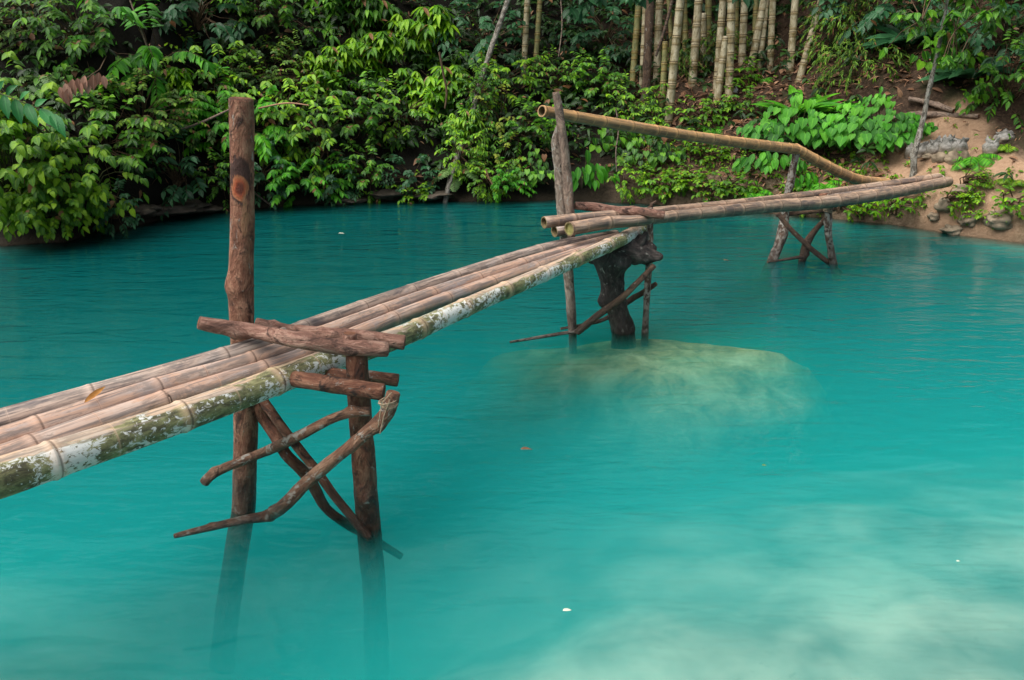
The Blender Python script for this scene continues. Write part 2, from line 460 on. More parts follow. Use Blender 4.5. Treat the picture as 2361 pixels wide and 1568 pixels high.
def thin(mb, pts, r, seg=4):
    P = [Vector(p) for p in pts]; T, U = frames(P); rings = []
    for i, p in enumerate(P):
        rr_ = r[i] if isinstance(r, (list, tuple)) else r
        w = T[i].cross(U[i])
        rings.append([mb.vert(p + (U[i] * math.cos(2 * PI * k / seg) + w * math.sin(2 * PI * k / seg)) * rr_, (0, 0, i * .1)) for k in range(seg)])
    for a, b in zip(rings[:-1], rings[1:]):
        for k in range(seg): mb.face((a[k], a[(k + 1) % seg], b[(k + 1) % seg], b[k]))

# ------------------------------------------------------------------ leaves (batched)
def leaf_template(rows, fold=.25, curl=.25, wave=0.0):
    """rows: (along, half width, edge offset along). base and tip are single points."""
    v = [(0, 0, 0)]; lc = [(0, 0, 0)]
    for i, (t, w, eo) in enumerate(rows):
        z = -curl * t * t; wz = fold * w + (wave * (1 if i % 2 else -1))
        v += [(t + eo, -w, z + wz), (t, 0, z), (t + eo, w, z + wz)]
        lc += [(-1, t * 10, 0), (0, t * 10, 0), (1, t * 10, 0)]
    v.append((1, 0, -curl)); lc.append((0, 10, 0))
    f = [(0, 2, 1), (0, 3, 2)]
    n = len(rows)
    for i in range(n - 1):
        a = 1 + 3 * i; b = a + 3
        f += [(a, a + 1, b + 1, b), (a + 1, a + 2, b + 2, b + 1)]
    a = 1 + 3 * (n - 1); tip = 1 + 3 * n
    f += [(a, a + 1, tip), (a + 1, a + 2, tip)]
    return np.array(v), f, np.array(lc, dtype=np.float32)
TPL = {
    "ellip": leaf_template([(.12, .13, 0), (.35, .235, 0), (.62, .21, 0), (.84, .09, 0)], .3, .22),
    "lance": leaf_template([(.10, .07, 0), (.35, .135, 0), (.65, .12, 0), (.88, .045, 0)], .35, .35),
    "long": leaf_template([(.12, .05, 0), (.3, .105, 0), (.5, .125, 0), (.72, .105, 0), (.9, .05, 0)], .4, .42),
    "heart": leaf_template([(.02, .26, -.14), (.18, .40, -.05), (.45, .37, 0), (.72, .21, 0), (.9, .075, 0)], .16, .22),
    "broad": leaf_template([(.08, .20, -.03), (.28, .34, 0), (.46, .30, .05), (.62, .28, .02), (.8, .15, .04), (.92, .06, 0)], .22, .38, .012),
    "blade": leaf_template([(.2, .045, 0), (.6, .042, 0)], .3, .35),
    "tiny": leaf_template([(.25, .22, 0), (.65, .20, 0)], .25, .2),
}
class Leaves:
    def __init__(s): s.parts = {k: [] for k in TPL}
    def add(s, kind, p, along, normal, length, width=1.0):
        s.parts[kind].append((p, along, normal, length, width))
    def count(s): return sum(len(v) for v in s.parts.values())
    def build(s, name, mat, parent=None):
        V = []; LC = []; li = []; ls = []; lt = []; off = 0; lo = 0
        for k, items in s.parts.items():
            if not items: continue
            tv, tf, tl = TPL[k]; n = len(items); m = len(tv)
            p = np.array([tuple(i[0]) for i in items]); a = np.array([tuple(i[1]) for i in items]); nn = np.array([tuple(i[2]) for i in items])
            L = np.array([i[3] for i in items])[:, None, None]; W = np.array([i[4] for i in items])[:, None]
            a /= np.linalg.norm(a, axis=1, keepdims=True) + 1e-9
            nn = nn - a * (nn * a).sum(1, keepdims=True); nn /= np.linalg.norm(nn, axis=1, keepdims=True) + 1e-9
            b = np.cross(nn, a)
            jit = np.random.RandomState(n).rand(n, 1) * .9 + .6
            q = tv[None, :, 0:1] * a[:, None, :] + (tv[None, :, 1:2] * W[:, None]) * b[:, None, :] + (tv[None, :, 2:3] * jit[:, None]) * nn[:, None, :]
            V.append((p[:, None, :] + q * L).reshape(-1, 3)); LC.append(np.tile(tl, (n, 1)))
            fl = np.concatenate([np.array(f) for f in tf]); fc = np.array([len(f) for f in tf])
            idx = (fl[None, :] + (np.arange(n) * m)[:, None] + off).reshape(-1)
            li.append(idx); c = np.tile(fc, n); lt.append(c)
            ls.append(lo + np.concatenate([[0], np.cumsum(c)[:-1]])); lo += len(idx); off += n * m
        V = np.concatenate(V); LC = np.concatenate(LC); li = np.concatenate(li); ls = np.concatenate(ls); lt = np.concatenate(lt)
        me = bpy.data.meshes.new(name)
        me.vertices.add(len(V)); me.vertices.foreach_set("co", V.astype(np.float32).ravel())
        me.loops.add(len(li)); me.loops.foreach_set("vertex_index", li.astype(np.int32))
        me.polygons.add(len(ls)); me.polygons.foreach_set("loop_start", ls.astype(np.int32)); me.polygons.foreach_set("loop_total", lt.astype(np.int32))
        me.polygons.foreach_set("use_smooth", np.ones(len(ls), dtype=bool))
        at_ = me.attributes.new("leafco", "FLOAT_VECTOR", "POINT"); at_.data.foreach_set("vector", LC.astype(np.float32).ravel())
        me.materials.append(mat)
        me.update(calc_edges=True); me.validate()
        return link(bpy.data.objects.new(name, me), parent)

def rv(r, a=1.0): return Vector((r.uniform(-a, a), r.uniform(-a, a), r.uniform(-a, a)))
def spray(L, mb, start, d, length, nleaf, kind, ll, lw, r, droop=.6, opp=False, ang=1.0, tipcl=1, face=Vector((0, -.45, .85)), twr=.004, hang=.55):
    """One leafy twig: arches under its own weight, leaves in two ranks with drooping tips."""
    P = [Vector(start)]; v = d.normalized(); n = 7; ds = length / n
    for i in range(n):
        v = (v + Vector((0, 0, -droop * .22 * (i + 1) / n)) + rv(r, .07)).normalized(); P.append(P[-1] + v * ds)
    if mb is not None: thin(mb, P, [twr * (1 - .7 * i / n) for i in range(n + 1)])
    for j in range(nleaf):
        t = .22 + .78 * (j + .5) / nleaf
        f = t * n; i = min(int(f), n - 1); p = P[i].lerp(P[i + 1], f - i); tan = (P[i + 1] - P[i]).normalized()
        side = tan.cross(Vector((0, 0, 1)))
        side = side.normalized() if side.length > .05 else Vector((1, 0, 0))
        for sg in ((1, -1) if opp else ((1,) if j % 2 else (-1,))):
            al = tan * (.45 + .35 * r.random()) + side * sg * ang + Vector((0, 0, -hang * (.4 + r.random()))) + rv(r, .18)
            nr = face + rv(r, .38)
            L.add(kind, p, al, nr, ll * r.uniform(.65, 1.1) * (1 - .25 * abs(t - .55)), lw * r.uniform(.85, 1.15))
    for _ in range(tipcl):
        L.add(kind, P[-1], v + Vector((0, 0, -.4)) + rv(r, .35), face + rv(r, .3), ll * r.uniform(.8, 1.1), lw)

def proto_bush(name, mat, seed, n, rad, twl, nleaf, kind, ll, lw=1.0, droop=.6, opp=False, ang=1.0, hang=.55, bias=Vector((0, -.55, .35)), stem="twig", zsq=.85, tipcl=1):
    r = random.Random(seed); L = Leaves(); mb = MB()
    c0 = Vector((0, 0, rad * .35))
    for i in range(n):
        while True:
            q = rv(r)
            if .35 < q.length < 1: break
        q.z = q.z * zsq + .15
        if q.y > .3: q.y *= -.6
        s = c0 + q * rad
        base = Vector((r.uniform(-.06, .06), r.uniform(0, .08), -.05))
        mid = base.lerp(s, .5) + Vector((0, .05, rad * .22))
        thin(mb, [base, mid, s], [.009, .006, .004], 4)
        d = q.normalized() * .8 + bias + rv(r, .25)
        spray(L, mb, s, d, twl * r.uniform(.7, 1.2), nleaf + r.randint(-2, 2), kind, ll, lw, r, droop, opp, ang, tipcl, hang=hang)
    return (name, L, mb, mat, stem)

def proto_whorl(name, mat, seed, n, rad, kind, ll, lw=1.0, per=6, stem="twig"):
    """Branches ending in umbrellas of hanging leaves."""
    r = random.Random(seed); L = Leaves(); mb = MB()
    for i in range(n):
        while True:
            q = rv(r)
            if .3 < q.length < 1: break
        if q.y > .3: q.y *= -.6
        s = Vector((0, 0, rad * .3)) + q * rad
        base = Vector((r.uniform(-.05, .05), .05, -.05)); mid = base.lerp(s, .55) + Vector((0, 0, rad * .25))
        thin(mb, [base, mid, s], [.009, .006, .003], 4)
        for cl in range(3):
            c = s + rv(r, .10) + Vector((0, 0, -.05 * cl)); a0 = r.random() * 6.28
            out = (q.normalized() + Vector((0, -.5, 0))).normalized()
            for k in range(per):
                a = a0 + 6.28 * k / per
                al = Vector((math.cos(a), math.sin(a), -.35 - .7 * r.random())) + out * .35
                L.add(kind, c, al, Vector((math.cos(a) * .35, math.sin(a) * .35 - .3, .85)) + rv(r, .2), ll * r.uniform(.7, 1.15), lw)
    return (name, L, mb, mat, stem)

def proto_rosette(name, mat, seed, n, kind, ll, lw=1.0, up_=.75, stem="twig_green", pet=.0):
    """Leaves rising from one crown and arching over."""
    r = random.Random(seed); L = Leaves(); mb = MB()
    for i in range(n):
        a = 6.28 * i / n * 2.4 + r.uniform(-.3, .3); e = up_ * r.uniform(.4, 1.5)
        d = Vector((math.cos(a), math.sin(a) * .8 - .25, e))
        b = Vector((math.cos(a) * .02, math.sin(a) * .02, .02))
        p = b + d.normalized() * pet * r.uniform(.6, 1.2)
        thin(mb, [b - Vector((0, 0, .06)), p], [.006, .004], 4)
        L.add(kind, p, d, Vector((-math.cos(a) * .6, -math.sin(a) * .4 - .35, .75)) + rv(r, .15), ll * r.uniform(.7, 1.15), lw)
    return (name, L, mb, mat, stem)

def proto_heart(name, mat, seed, n, rad, ll, kind="heart", lw=1.0):
    """Leaf blades held out on long stalks, facing the light and the water."""
    r = random.Random(seed); L = Leaves(); mb = MB()
    for i in range(n):
        a = r.random() * 6.28; q = math.sqrt(r.random())
        p = Vector((math.cos(a) * q * rad * 1.25, -abs(math.sin(a)) * q * rad * .75, rad * (.15 + 1.1 * (1 - q) * r.random() + .35 * r.random())))
        b = Vector((p.x * .4, p.y * .2 + .05, -.05))
        thin(mb, [b, b.lerp(p, .6) + Vector((0, 0, .06)), p], [.006, .005, .003], 4)
        al = Vector((p.x * .9, -.55, -.75)) + rv(r, .3)
        L.add(kind, p, al, Vector((p.x * .4, -.75, .7)) + rv(r, .25), ll * r.uniform(.6, 1.15), lw)
    return (name, L, mb, mat, stem_default)
stem_default = "twig_green"

def proto_fern(name, mat, seed, n, fl, pin=22, kind="blade", pl=.22, lw=1.6):
    r = random.Random(seed); L = Leaves(); mb = MB()
    for i in range(n):
        a = 6.28 * (i + r.random() * .6) / n; el = r.uniform(.5, 1.5)
        v = Vector((math.cos(a), math.sin(a) * .8 - .25, el)).normalized(); p = Vector((0, 0, -.02)); P = [p.copy()]; ln = fl * r.uniform(.7, 1.1)
        for k in range(10):
            v = (v + Vector((0, 0, -.19))).normalized(); p = p + v * ln / 10; P.append(p.copy())
        thin(mb, P, [.004 * (1 - .07 * k) for k in range(11)], 4)
        for j in range(pin):
            t = .12 + .88 * j / pin; f = t * 10; k = min(int(f), 9); q = P[k].lerp(P[k + 1], f - k); tan = (P[k + 1] - P[k]).normalized()
            side = tan.cross(Vector((0, 0, 1))); side = side.normalized() if side.length > .05 else Vector((1, 0, 0)); nr = side.cross(tan)
            w = math.sin(PI * min(1, .12 + t * .88)) ** .7 * pl * fl
            for sg in (1, -1):
                L.add(kind, q, side * sg + tan * .35 + Vector((0, 0, -.15)) + rv(r, .06), nr + rv(r, .12), w * 1.2, lw)
    return (name, L, mb, mat, stem_default)

def proto_feather(name, mat, seed, n, rad, ll):
    """Fine bamboo foliage: thin drooping branchlets with fans of narrow blades."""
    r = random.Random(seed); L = Leaves(); mb = MB()
    for i in range(n):
        s = Vector((r.uniform(-1, 1), r.uniform(-.7, .3), r.uniform(-.2, 1.2))) * rad
        thin(mb, [Vector((s.x * .3, .05, 0)), s], [.004, .002], 3)
        v = (Vector((s.x, s.y - .3 * rad, .1)).normalized() + rv(r, .4)).normalized(); p = s.copy()
        for k in range(6):
            v = (v + Vector((0, 0, -.22)) + rv(r, .1)).normalized(); p = p + v * .06
            for m in range(3):
                L.add("lance", p, v + Vector((0, 0, -.35)) + rv(r, .75), Vector((0, -.5, .8)) + rv(r, .5), ll * r.uniform(.6, 1.1), .75)
    return (name, L, mb, mat, stem_default)

def realise(p, label, cat, group=None, loc=(0, 0, 0), rz=0, sc=1.0, tname=None):
    name, L, mb, mat, stem = p
    root = empty(tname or name, loc, label, cat, group, rz, sc)
    L.build("foliage", M[mat], root)
    if mb is not None and mb.v: mb.build("stem", M[stem], root)
    return root

# ------------------------------------------------------------------ ground shape
WL = [(-300, 560), (0, 565), (150, 560), (250, 540), (300, 503), (420, 492), (520, 486), (700, 472), (900, 463), (1100, 464), (1300, 462), (1450, 468),
      (1600, 477), (1700, 486), (1850, 499), (1950, 507), (2050, 517), (2130, 528), (2200, 541), (2290, 551), (2361, 560), (2700, 600)]
_w = sorted([tuple(on_z(x, y, 0))[:2] for x, y in WL])
WX = np.array([a for a, _ in _w]); WY = np.array([b for _, b in _w])
SX = np.array([-30, -3.2, -1.0, 1.0, 2.0, 3.2, 4.0, 5.2, 30])
STEP = np.array([.20, .20, .16, .14, .14, .14, .36, .34, .3])
SLOPE = np.array([1.0, .95, .85, .75, .60, .55, .36, .40, .6])
def sst(a, b, x):
    t = min(1, max(0, (x - a) / (b - a))); return t * t * (3 - 2 * t)
def ground(x, y):
    yw = float(np.interp(x, WX, WY))
    yw += .05 * mnoise.noise(Vector((x * 3, 0, 4)))
    t = y - yw
    n1 = mnoise.noise(Vector((x * .9, y * .9, 0))); n2 = mnoise.noise(Vector((x * 3.1, y * 3.1, 5))); n3 = mnoise.noise(Vector((x * 9, y * 9, 9)))
    if t > 0:
        m = float(np.interp(x, SX, SLOPE)); s = float(np.interp(x, SX, STEP))
        rt = sst(3.3, 4.0, x)
        edge = .28 + .12 * n2
        z = s * sst(0, edge, t) * (1 + .3 * n2) + m * min(t, 5)
        z += rt * .35 * max(0, min(t, 5) - 1.5)
        z += .9 * max(0, t - 5) if t > 5 else 0
        z = min(z, 12 + n1) + (.10 * n1 + .045 * n2 + .015 * n3) * min(1, t * 2.5)
        return max(z, .012)
    # pool bed: a sand shelf in front, deeper and darker beyond
    far = -min(1.7, .04 + .75 * (-t))
    q = y - .30 * max(-1.2, min(x, 3)) + .16 * n1
    d = -(.13 + .085 * max(0, q - 1.3) ** 1.9) - .02 * n2 - .06 * mnoise.noise(Vector((x * 1.7, y * 2.3, 3)))
    d -= .42 * math.exp(-((x + .72) / .75) ** 2 - ((y - 2.72) / .42) ** 2)   # hollow added round the near posts so their legs fade into murk
    z = max(far, max(d, -1.7)) + .006 * n3
    if y < .9: z = z + (0.35 - z) * sst(.9, -.2, y)
    return z
def on_ground(px, py):
    d = ray(px, py); t = 5.5
    while t < 40:
        p = EYE + d * (t / d.y)
        if p.y > 6.5 and p.z < ground(p.x, p.y): return Vector((p.x, p.y, ground(p.x, p.y)))
        t += .02
    return EYE + d * (14 / d.y)

def axis(a, b, fine0, fine1, sf, sc):
    out = []; x = a
    while x < b:
        out.append(x)
        dist = max(0, fine0 - x, x - fine1)
        x += sf + min(dist * .25, sc)
    out.append(b); return out
xs = axis(-60, 60, -6.2, 7.2, .075, 6); ys = axis(-25, 80, .9, 12.2, .075, 6)
# sand (path) and pale bank amounts, stored on the sheet
SANDP = [on_ground(x, y) for x, y in ((2020, 405), (2080, 385), (2150, 390), (2190, 350), (2150, 305), (2120, 330), (2200, 300), (2050, 408), (2100, 350), (2230, 310), (2170, 400), (2240, 325), (2070, 400), (2260, 405), (2300, 425), (2230, 445), (2285, 465), (2330, 445), (2250, 490), (2310, 505), (2200, 450), (2340, 390), (2300, 380))]
gv = []; sand = []; pale = []
for y in ys:
    for x in xs:
        z = ground(x, y); gv.append((x, y, z))
        s = 0
        if 3 < x < 7 and 7 < y < 11:
            dm = min((x - p.x) ** 2 + (y - p.y) ** 2 for p in SANDP)
            s = sst(.34, .10, math.sqrt(dm) + .12 * mnoise.noise(Vector((x * 4, y * 4, 2))))
        sand.append(s)
        pl = 0
        if z > -.05 and y > 5:
            t = y - float(np.interp(x, WX, WY))
            pl = sst(.55, .2, t) * sst(.6, 2.2, x) * .6 + sst(4.1, 4.6, x) * sst(1.0, .5, t)
        pale.append(min(1, pl))
nx = len(xs); gf = []
for j in range(len(ys) - 1):
    for i in range(nx - 1):
        a = j * nx + i; gf.append((a, a + 1, a + nx + 1, a + nx))
me = bpy.data.meshes.new("ground"); me.from_pydata(gv, [], gf)
me.polygons.foreach_set("use_smooth", [True] * len(gf))
a = me.attributes.new("sand", "FLOAT", "POINT"); a.data.foreach_set("value", sand)
a = me.attributes.new("pale", "FLOAT", "POINT"); a.data.foreach_set("value", pale)
nt = NT("earth")
p = nt.n("NewGeometry").outputs["Position"]
n1 = nt.noise(p, 3.5, 6, .65, .4); n2 = nt.noise(p, 26, 5, .7, .3); n3 = nt.noise(p, 110, 3, .7)
soil = nt.ramp(n2, [(.3, (.016, .010, .007)), (.55, (.055, .034, .022)), (.75, (.13, .085, .055))])
soil = nt.mix(nt.math("MULTIPLY", nt.rng(n1, .5, .66), .55), soil, (.025, .035, .012))
soil = nt.mix(nt.rng(sep(nt, p)[0], 2.0, .8, 0, .94), soil, (.004, .004, .0025))  # left bank soil painted near black for the shade in foliage gaps
palec = nt.ramp(n2, [(.3, (.14, .095, .06)), (.55, (.32, .235, .16)), (.75, (.46, .37, .27))])
palec = nt.mix(nt.math("MULTIPLY", nt.rng(n1, .50, .60), .6), palec, (.06, .06, .022))
sandc = nt.ramp(n2, [(.3, (.30, .185, .115)), (.7, (.43, .285, .185))])
sandc = nt.mix(nt.math("MULTIPLY", nt.rng(n3, .62, .72), .6), sandc, (.12, .07, .045))
c = nt.mix(nt.math("MULTIPLY", nt.attr("pale").outputs["Fac"], nt.rng(n1, .30, .5, .5, 1)), soil, palec)
c = nt.mix(nt.attr("sand").outputs["Fac"], c, sandc)
pz = sep(nt, p)[2]
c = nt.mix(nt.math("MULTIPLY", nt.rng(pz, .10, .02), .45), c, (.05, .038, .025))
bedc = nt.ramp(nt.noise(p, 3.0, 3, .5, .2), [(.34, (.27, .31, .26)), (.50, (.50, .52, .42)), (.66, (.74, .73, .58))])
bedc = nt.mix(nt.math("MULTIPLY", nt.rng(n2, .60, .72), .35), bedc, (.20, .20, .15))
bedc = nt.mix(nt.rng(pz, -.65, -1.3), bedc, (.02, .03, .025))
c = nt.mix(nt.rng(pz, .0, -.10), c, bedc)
bh = nt.math("MULTIPLY", nt.math("ADD", n2, nt.math("MULTIPLY", n3, .4)), nt.rng(pz, -.05, .02, .06, 1))
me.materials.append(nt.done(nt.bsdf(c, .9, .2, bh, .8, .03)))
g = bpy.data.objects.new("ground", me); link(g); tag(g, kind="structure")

# ------------------------------------------------------------------ water
def water_material():
    nt = NT("milky_water")
    p = nt.n("NewGeometry").outputs["Position"]
    a = nt.noise(nt.mapv(p, (1.6, 4.2, 1)), 1, 2, .5, .6)
    b = nt.noise(nt.mapv(p, (5, 15, 1), (3, 1, 0)), 1, 2, .5, .5)
    cc = nt.noise(nt.mapv(p, (16, 40, 1), (1, 5, 0)), 1, 2, .5, .3)
    # gusts: some patches of the pool are ruffled, others nearly still
    gust = nt.rng(nt.noise(nt.mapv(p, (.35, .8, 1), (7, 2, 0)), 1, 2), .38, .62, .35, 1.25)
    h = nt.math("ADD", nt.math("MULTIPLY", a, .9), nt.math("MULTIPLY", gust, nt.math("ADD", nt.math("MULTIPLY", b, .42), nt.math("MULTIPLY", cc, .12))))
    bn = nt.n("Bump", i_Strength=WBUMP, i_Distance=.05); nt.t.links.new(h, bn.inputs["Height"])
    fr = nt.n("Fresnel", i_IOR=1.46); nt.t.links.new(bn.outputs[0], fr.inputs["Normal"])
    gl = nt.n("BsdfGlossy", i_Roughness=.03); nt.t.links.new(bn.outputs[0], gl.inputs["Normal"])
    tr = nt.n("BsdfTransparent")
    ms = nt.n("MixShader"); nt.t.links.new(fr.outputs[0], ms.inputs[0]); nt.t.links.new(tr.outputs[0], ms.inputs[1]); nt.t.links.new(gl.outputs[0], ms.inputs[2])
    nt.t.links.new(ms.outputs[0], nt.out.inputs["Surface"])
    # absorption rises towards the far bank: greater depth plus painted-in tree shade
    px, py, pz = sep(nt, p)
    far = nt.rng(nt.math("SUBTRACT", py, nt.math("MULTIPLY", px, .30)), 3.2, 8.6)
    sc_ = nt.n("VolumeScatter", i_Color=(.06, 1.0, .99), i_Anisotropy=0.0, i_Density=WSCAT)
    ab = nt.n("VolumeAbsorption", i_Color=WABS, i_Density=nt.math("MULTIPLY", nt.math("ADD", nt.math("MULTIPLY", far, 4.2), 1.0), WABSD))
    ad = nt.n("AddShader"); nt.t.links.new(sc_.outputs[0], ad.inputs[0]); nt.t.links.new(ab.outputs[0], ad.inputs[1])
    nt.t.links.new(ad.outputs[0], nt.out.inputs["Volume"])
    return nt.m
WBUMP = .44; WSCAT = 1.5; WABS = (.14, .775, .785); WABSD = 2.3
x0, x1, y0_, y1_, zb = -18, 18, -6, 13.5, -2.4
wv = [(x0, y0_, 0), (x1, y0_, 0), (x1, y1_, 0), (x0, y1_, 0), (x0, y0_, zb), (x1, y0_, zb), (x1, y1_, zb), (x0, y1_, zb)]
wf = [(0, 1, 2, 3), (7, 6, 5, 4), (0, 4, 5, 1), (1, 5, 6, 2), (2, 6, 7, 3), (3, 7, 4, 0)]
me = bpy.data.meshes.new("water"); me.from_pydata(wv, [], wf); me.materials.append(water_material())
w = bpy.data.objects.new("water", me); link(w); tag(w, kind="structure")

# ------------------------------------------------------------------ blobs: stones, sacks
def blob(center, rx, ry, rz, seed, amp=.25, freq=1.6, flat=.0, nu=28, nv=16, fine=.06):
    mb = MB(); so = Vector((seed * 5.1, seed * 2.3, seed)); rows = []
    for j in range(nv + 1):
        ph = PI * j / nv; row = []
        for i in range(nu):
            th = 2 * PI * i / nu
            d = Vector((math.sin(ph) * math.cos(th), math.sin(ph) * math.sin(th), math.cos(ph)))
            k = 1 + amp * mnoise.noise(d * freq + so) + fine * mnoise.noise(d * freq * 4 + so)
            zz = d.z * k
            if flat and zz > flat: zz = flat + (zz - flat) * .25
            row.append(mb.vert(Vector(center) + Vector((d.x * rx * k, d.y * ry * k, zz * rz)), d))
        rows.append(row)
    for a, b in zip(rows[:-1], rows[1:]):
        for i in range(nu): mb.face((a[i], b[i], b[(i + 1) % nu], a[(i + 1) % nu]))
    return mb

# submerged rock beside the middle trestle
a_ = on_z(1080, 830, -.1); b_ = on_z(1930, 850, -.1); mid_ = on_z(1530, 822, -.12)
rk = blob((mid_.x - .12, mid_.y - .02, -.525), (b_.x - a_.x) * .56, .62, .47, 3, .2, 1.7, 0, 72, 40, .035)
nt = NT("drowned_rock"); p = nt.n("NewGeometry").outputs["Position"]
f = nt.noise(p, 5, 6, .7, .4)
c = nt.ramp(f, [(.34, (.20, .14, .05)), (.5, (.56, .41, .17)), (.68, (.90, .72, .40))])
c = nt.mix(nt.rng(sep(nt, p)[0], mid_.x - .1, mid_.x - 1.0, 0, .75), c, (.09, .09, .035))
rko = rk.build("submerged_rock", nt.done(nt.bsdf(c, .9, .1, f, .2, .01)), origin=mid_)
tag(rko, "broad pale yellowish rock lying just under the water beside the dark stump", "rock")

# ------------------------------------------------------------------ the bridge
def polyY(pts, Y):                       # points at one depth (Y may be list)
    return [at(px, py, Y[i] if isinstance(Y, (list, tuple)) else Y) for i, (px, py) in enumerate(pts)]
def rads(P, rpx): return [mpp(p) * r for p, r in zip(P, rpx)]
def lg(name, pts, rpx, Y, mat, parent, seed, **kw):
    P = polyY(pts, Y); mb = MB(); log(mb, P, rads(P, rpx), seed=seed, **kw)
    return mb.build(name, [M[mat], M["cut"]], parent, origin=P[0])

pw1 = on_z(563, 1172, 0); pw2 = on_z(848, 1213, 0)
Y1, Y2 = pw1.y, pw2.y
T1 = empty("bridge_trestle", (pw2.x, pw2.y, 0), "near trestle of brown logs with a tall left post bearing a red scar", "trestle", "bridge trestles")
P = polyY([(508, 1570), (526, 1400), (550, 1240), (562, 1172), (565, 1080), (567, 950), (560, 800), (556, 690), (552, 660), (556, 620), (559, 500), (558, 380), (556, 229)], [Y1 - .09, Y1 - .05] + [Y1 - .01] + [Y1] * 10)
_s = 0
for _a, _b in zip(P[:-2], P[1:-1]): _s += (_b - _a).length
_s -= (at(558, 428, Y1) - P[-2]).length
M["bark_scar"] = bark_mat("bark_scar", (.05, .020, .012), (.22, .088, .050), (.45, .245, .155), .1, scar=(_s, .042))
mb = MB(); log(mb, P, rads(P, [27, 27, 27, 27, 27, 28, 27, 29, 33, 28, 27, 27, 28]), 22, .015, .05, .03, 0, seed=11, axis_ref=(0, 1, 0))
mb.build("post", [M["bark_scar"], M["cut"]], T1, origin=P[3])["label"] = "tall left post with a red scar where a branch was cut"
P = polyY([(872, 1600), (868, 1470), (861, 1330), (852, 1240), (843, 1130), (833, 1000), (826, 900), (822, 812)], [Y2 - .04, Y2 - .03, Y2 - .02, Y2, Y2, Y2, Y2, Y2])
mb = MB(); log(mb, P, rads(P, [27, 27, 27, 28, 28, 26, 26, 25]), 20, .015, .07, .08, 3, seed=12)
mb.build("post", [M["bark_wet"], M["cut"]], T1, origin=P[2])["label"] = "short right post, dark and wet"
lg("crossbeam", [(459, 744), (500, 752), (580, 763), (690, 785), (780, 800), (840, 803), (893, 806)], [15, 17, 18, 19, 20, 20, 18], [Y1 - .16, Y1 - .14, Y1 - .11, Y2 - .06, Y2 - .03, Y2 - .02, Y2 - .0], "bark_plum", T1, 13, knots=4, seg=16, lump=.1)
lg("crossbeam", [(590, 742), (650, 757), (740, 769), (830, 776), (932, 790)], [9, 13, 15, 16, 17], [Y1 + .10, Y1 + .09, Y2 + .10, Y2 + .09, Y2 + .09], "bark_plum", T1, 14, knots=3, seg=14)
lg("crossbeam", [(560, 850), (640, 868), (720, 880), (800, 892), (884, 904)], [18, 19, 20, 20, 20], [Y1 - .09, Y1 - .09, Y2 - .085, Y2 - .085, Y2 - .09], "bark_wet", T1, 15, knots=2, seg=14)
lg("crossbeam", [(600, 835), (760, 862), (850, 868), (917, 877)], [15, 16, 16, 16], [Y1 + .09, Y2 + .1, Y2 + .09, Y2 + .09], "bark_red", T1, 16, knots=1)
lg("knot_stub", [(806, 782), (806, 770)], [17, 16], [Y2 + .02, Y2 + .02], "bark_plum", T1, 17, seg=12)
lg("brace", [(472, 1112), (485, 1098), (520, 1078), (600, 1046), (680, 1010), (760, 968), (810, 952), (852, 948)], [11, 11, 11, 11, 11.5, 11.5, 11, 11], [Y1 - .12, Y1 - .12, Y1 - .11, Y1 - .1, Y2 - .08, Y2 - .09, Y2 - .09, Y2 - .08], "bark_mott", T1, 18, knots=6, lump=.2, step=.012)
lg("brace", [(907, 905), (893, 950), (860, 985), (800, 1035), (715, 1105), (660, 1160), (622, 1187), (570, 1197), (480, 1217), (402, 1236)], [16, 18, 17, 16, 15.5, 15, 14, 11, 9, 5], [Y2 - .13, Y2 - .14, Y2 - .14, Y2 - .15, Y2 - .15, Y2 - .15, Y1 - .2, Y1 - .2, Y1 - .2, Y1 - .22], "bark_mott", T1, 19, knots=7, lump=.18, step=.012)
lg("brace", [(580, 905), (600, 951), (627, 991), (658, 1045), (693, 1080), (720, 1116), (751, 1170), (796, 1205), (860, 1243), (926, 1284)], [15, 16, 14, 13, 13.5, 13, 11.5, 11.5, 10, 8], [Y1 + .02, Y1, Y1 - .03, Y2 - .01, Y2 + .01, Y2 + .03, Y2 + .05, Y2 + .08, Y2 + .12, Y2 + .1], "bark_wet", T1, 20, knots=5, lump=.14)
lg("brace", [(595, 905), (613, 931), (662, 1000), (729, 1085), (774, 1147), (852, 1242)], [11, 11, 11, 11, 10.5, 10], [Y1 - .0, Y1 - .02, Y2 - .04, Y2 - .06, Y2 - .07, Y2 - .06], "bark_wet", T1, 21, knots=2, lump=.08)
# a rope of bark fibre tied where the long brace meets the beam
mb = MB()
for k in range(5):
    c0 = at(893 + k, 925 + k * 3, Y2 - .15); r0 = .030
    thin(mb, [c0 + Vector((math.cos(t * .7) * r0, math.sin(t * .7) * r0, .004 * math.sin(t + k) + k * .002)) for t in range(10)], .0022, 5)
thin(mb, [at(900, 920, Y2 - .185), at(885, 960, Y2 - .18), at(876, 1000, Y2 - .175)], .002, 5)
thin(mb, [at(903, 905, Y2 - .18), at(880, 930, Y2 - .19), at(872, 985, Y2 - .17)], .0018, 5)
mb.build("lashing", M["rope"], T1, origin=c0)

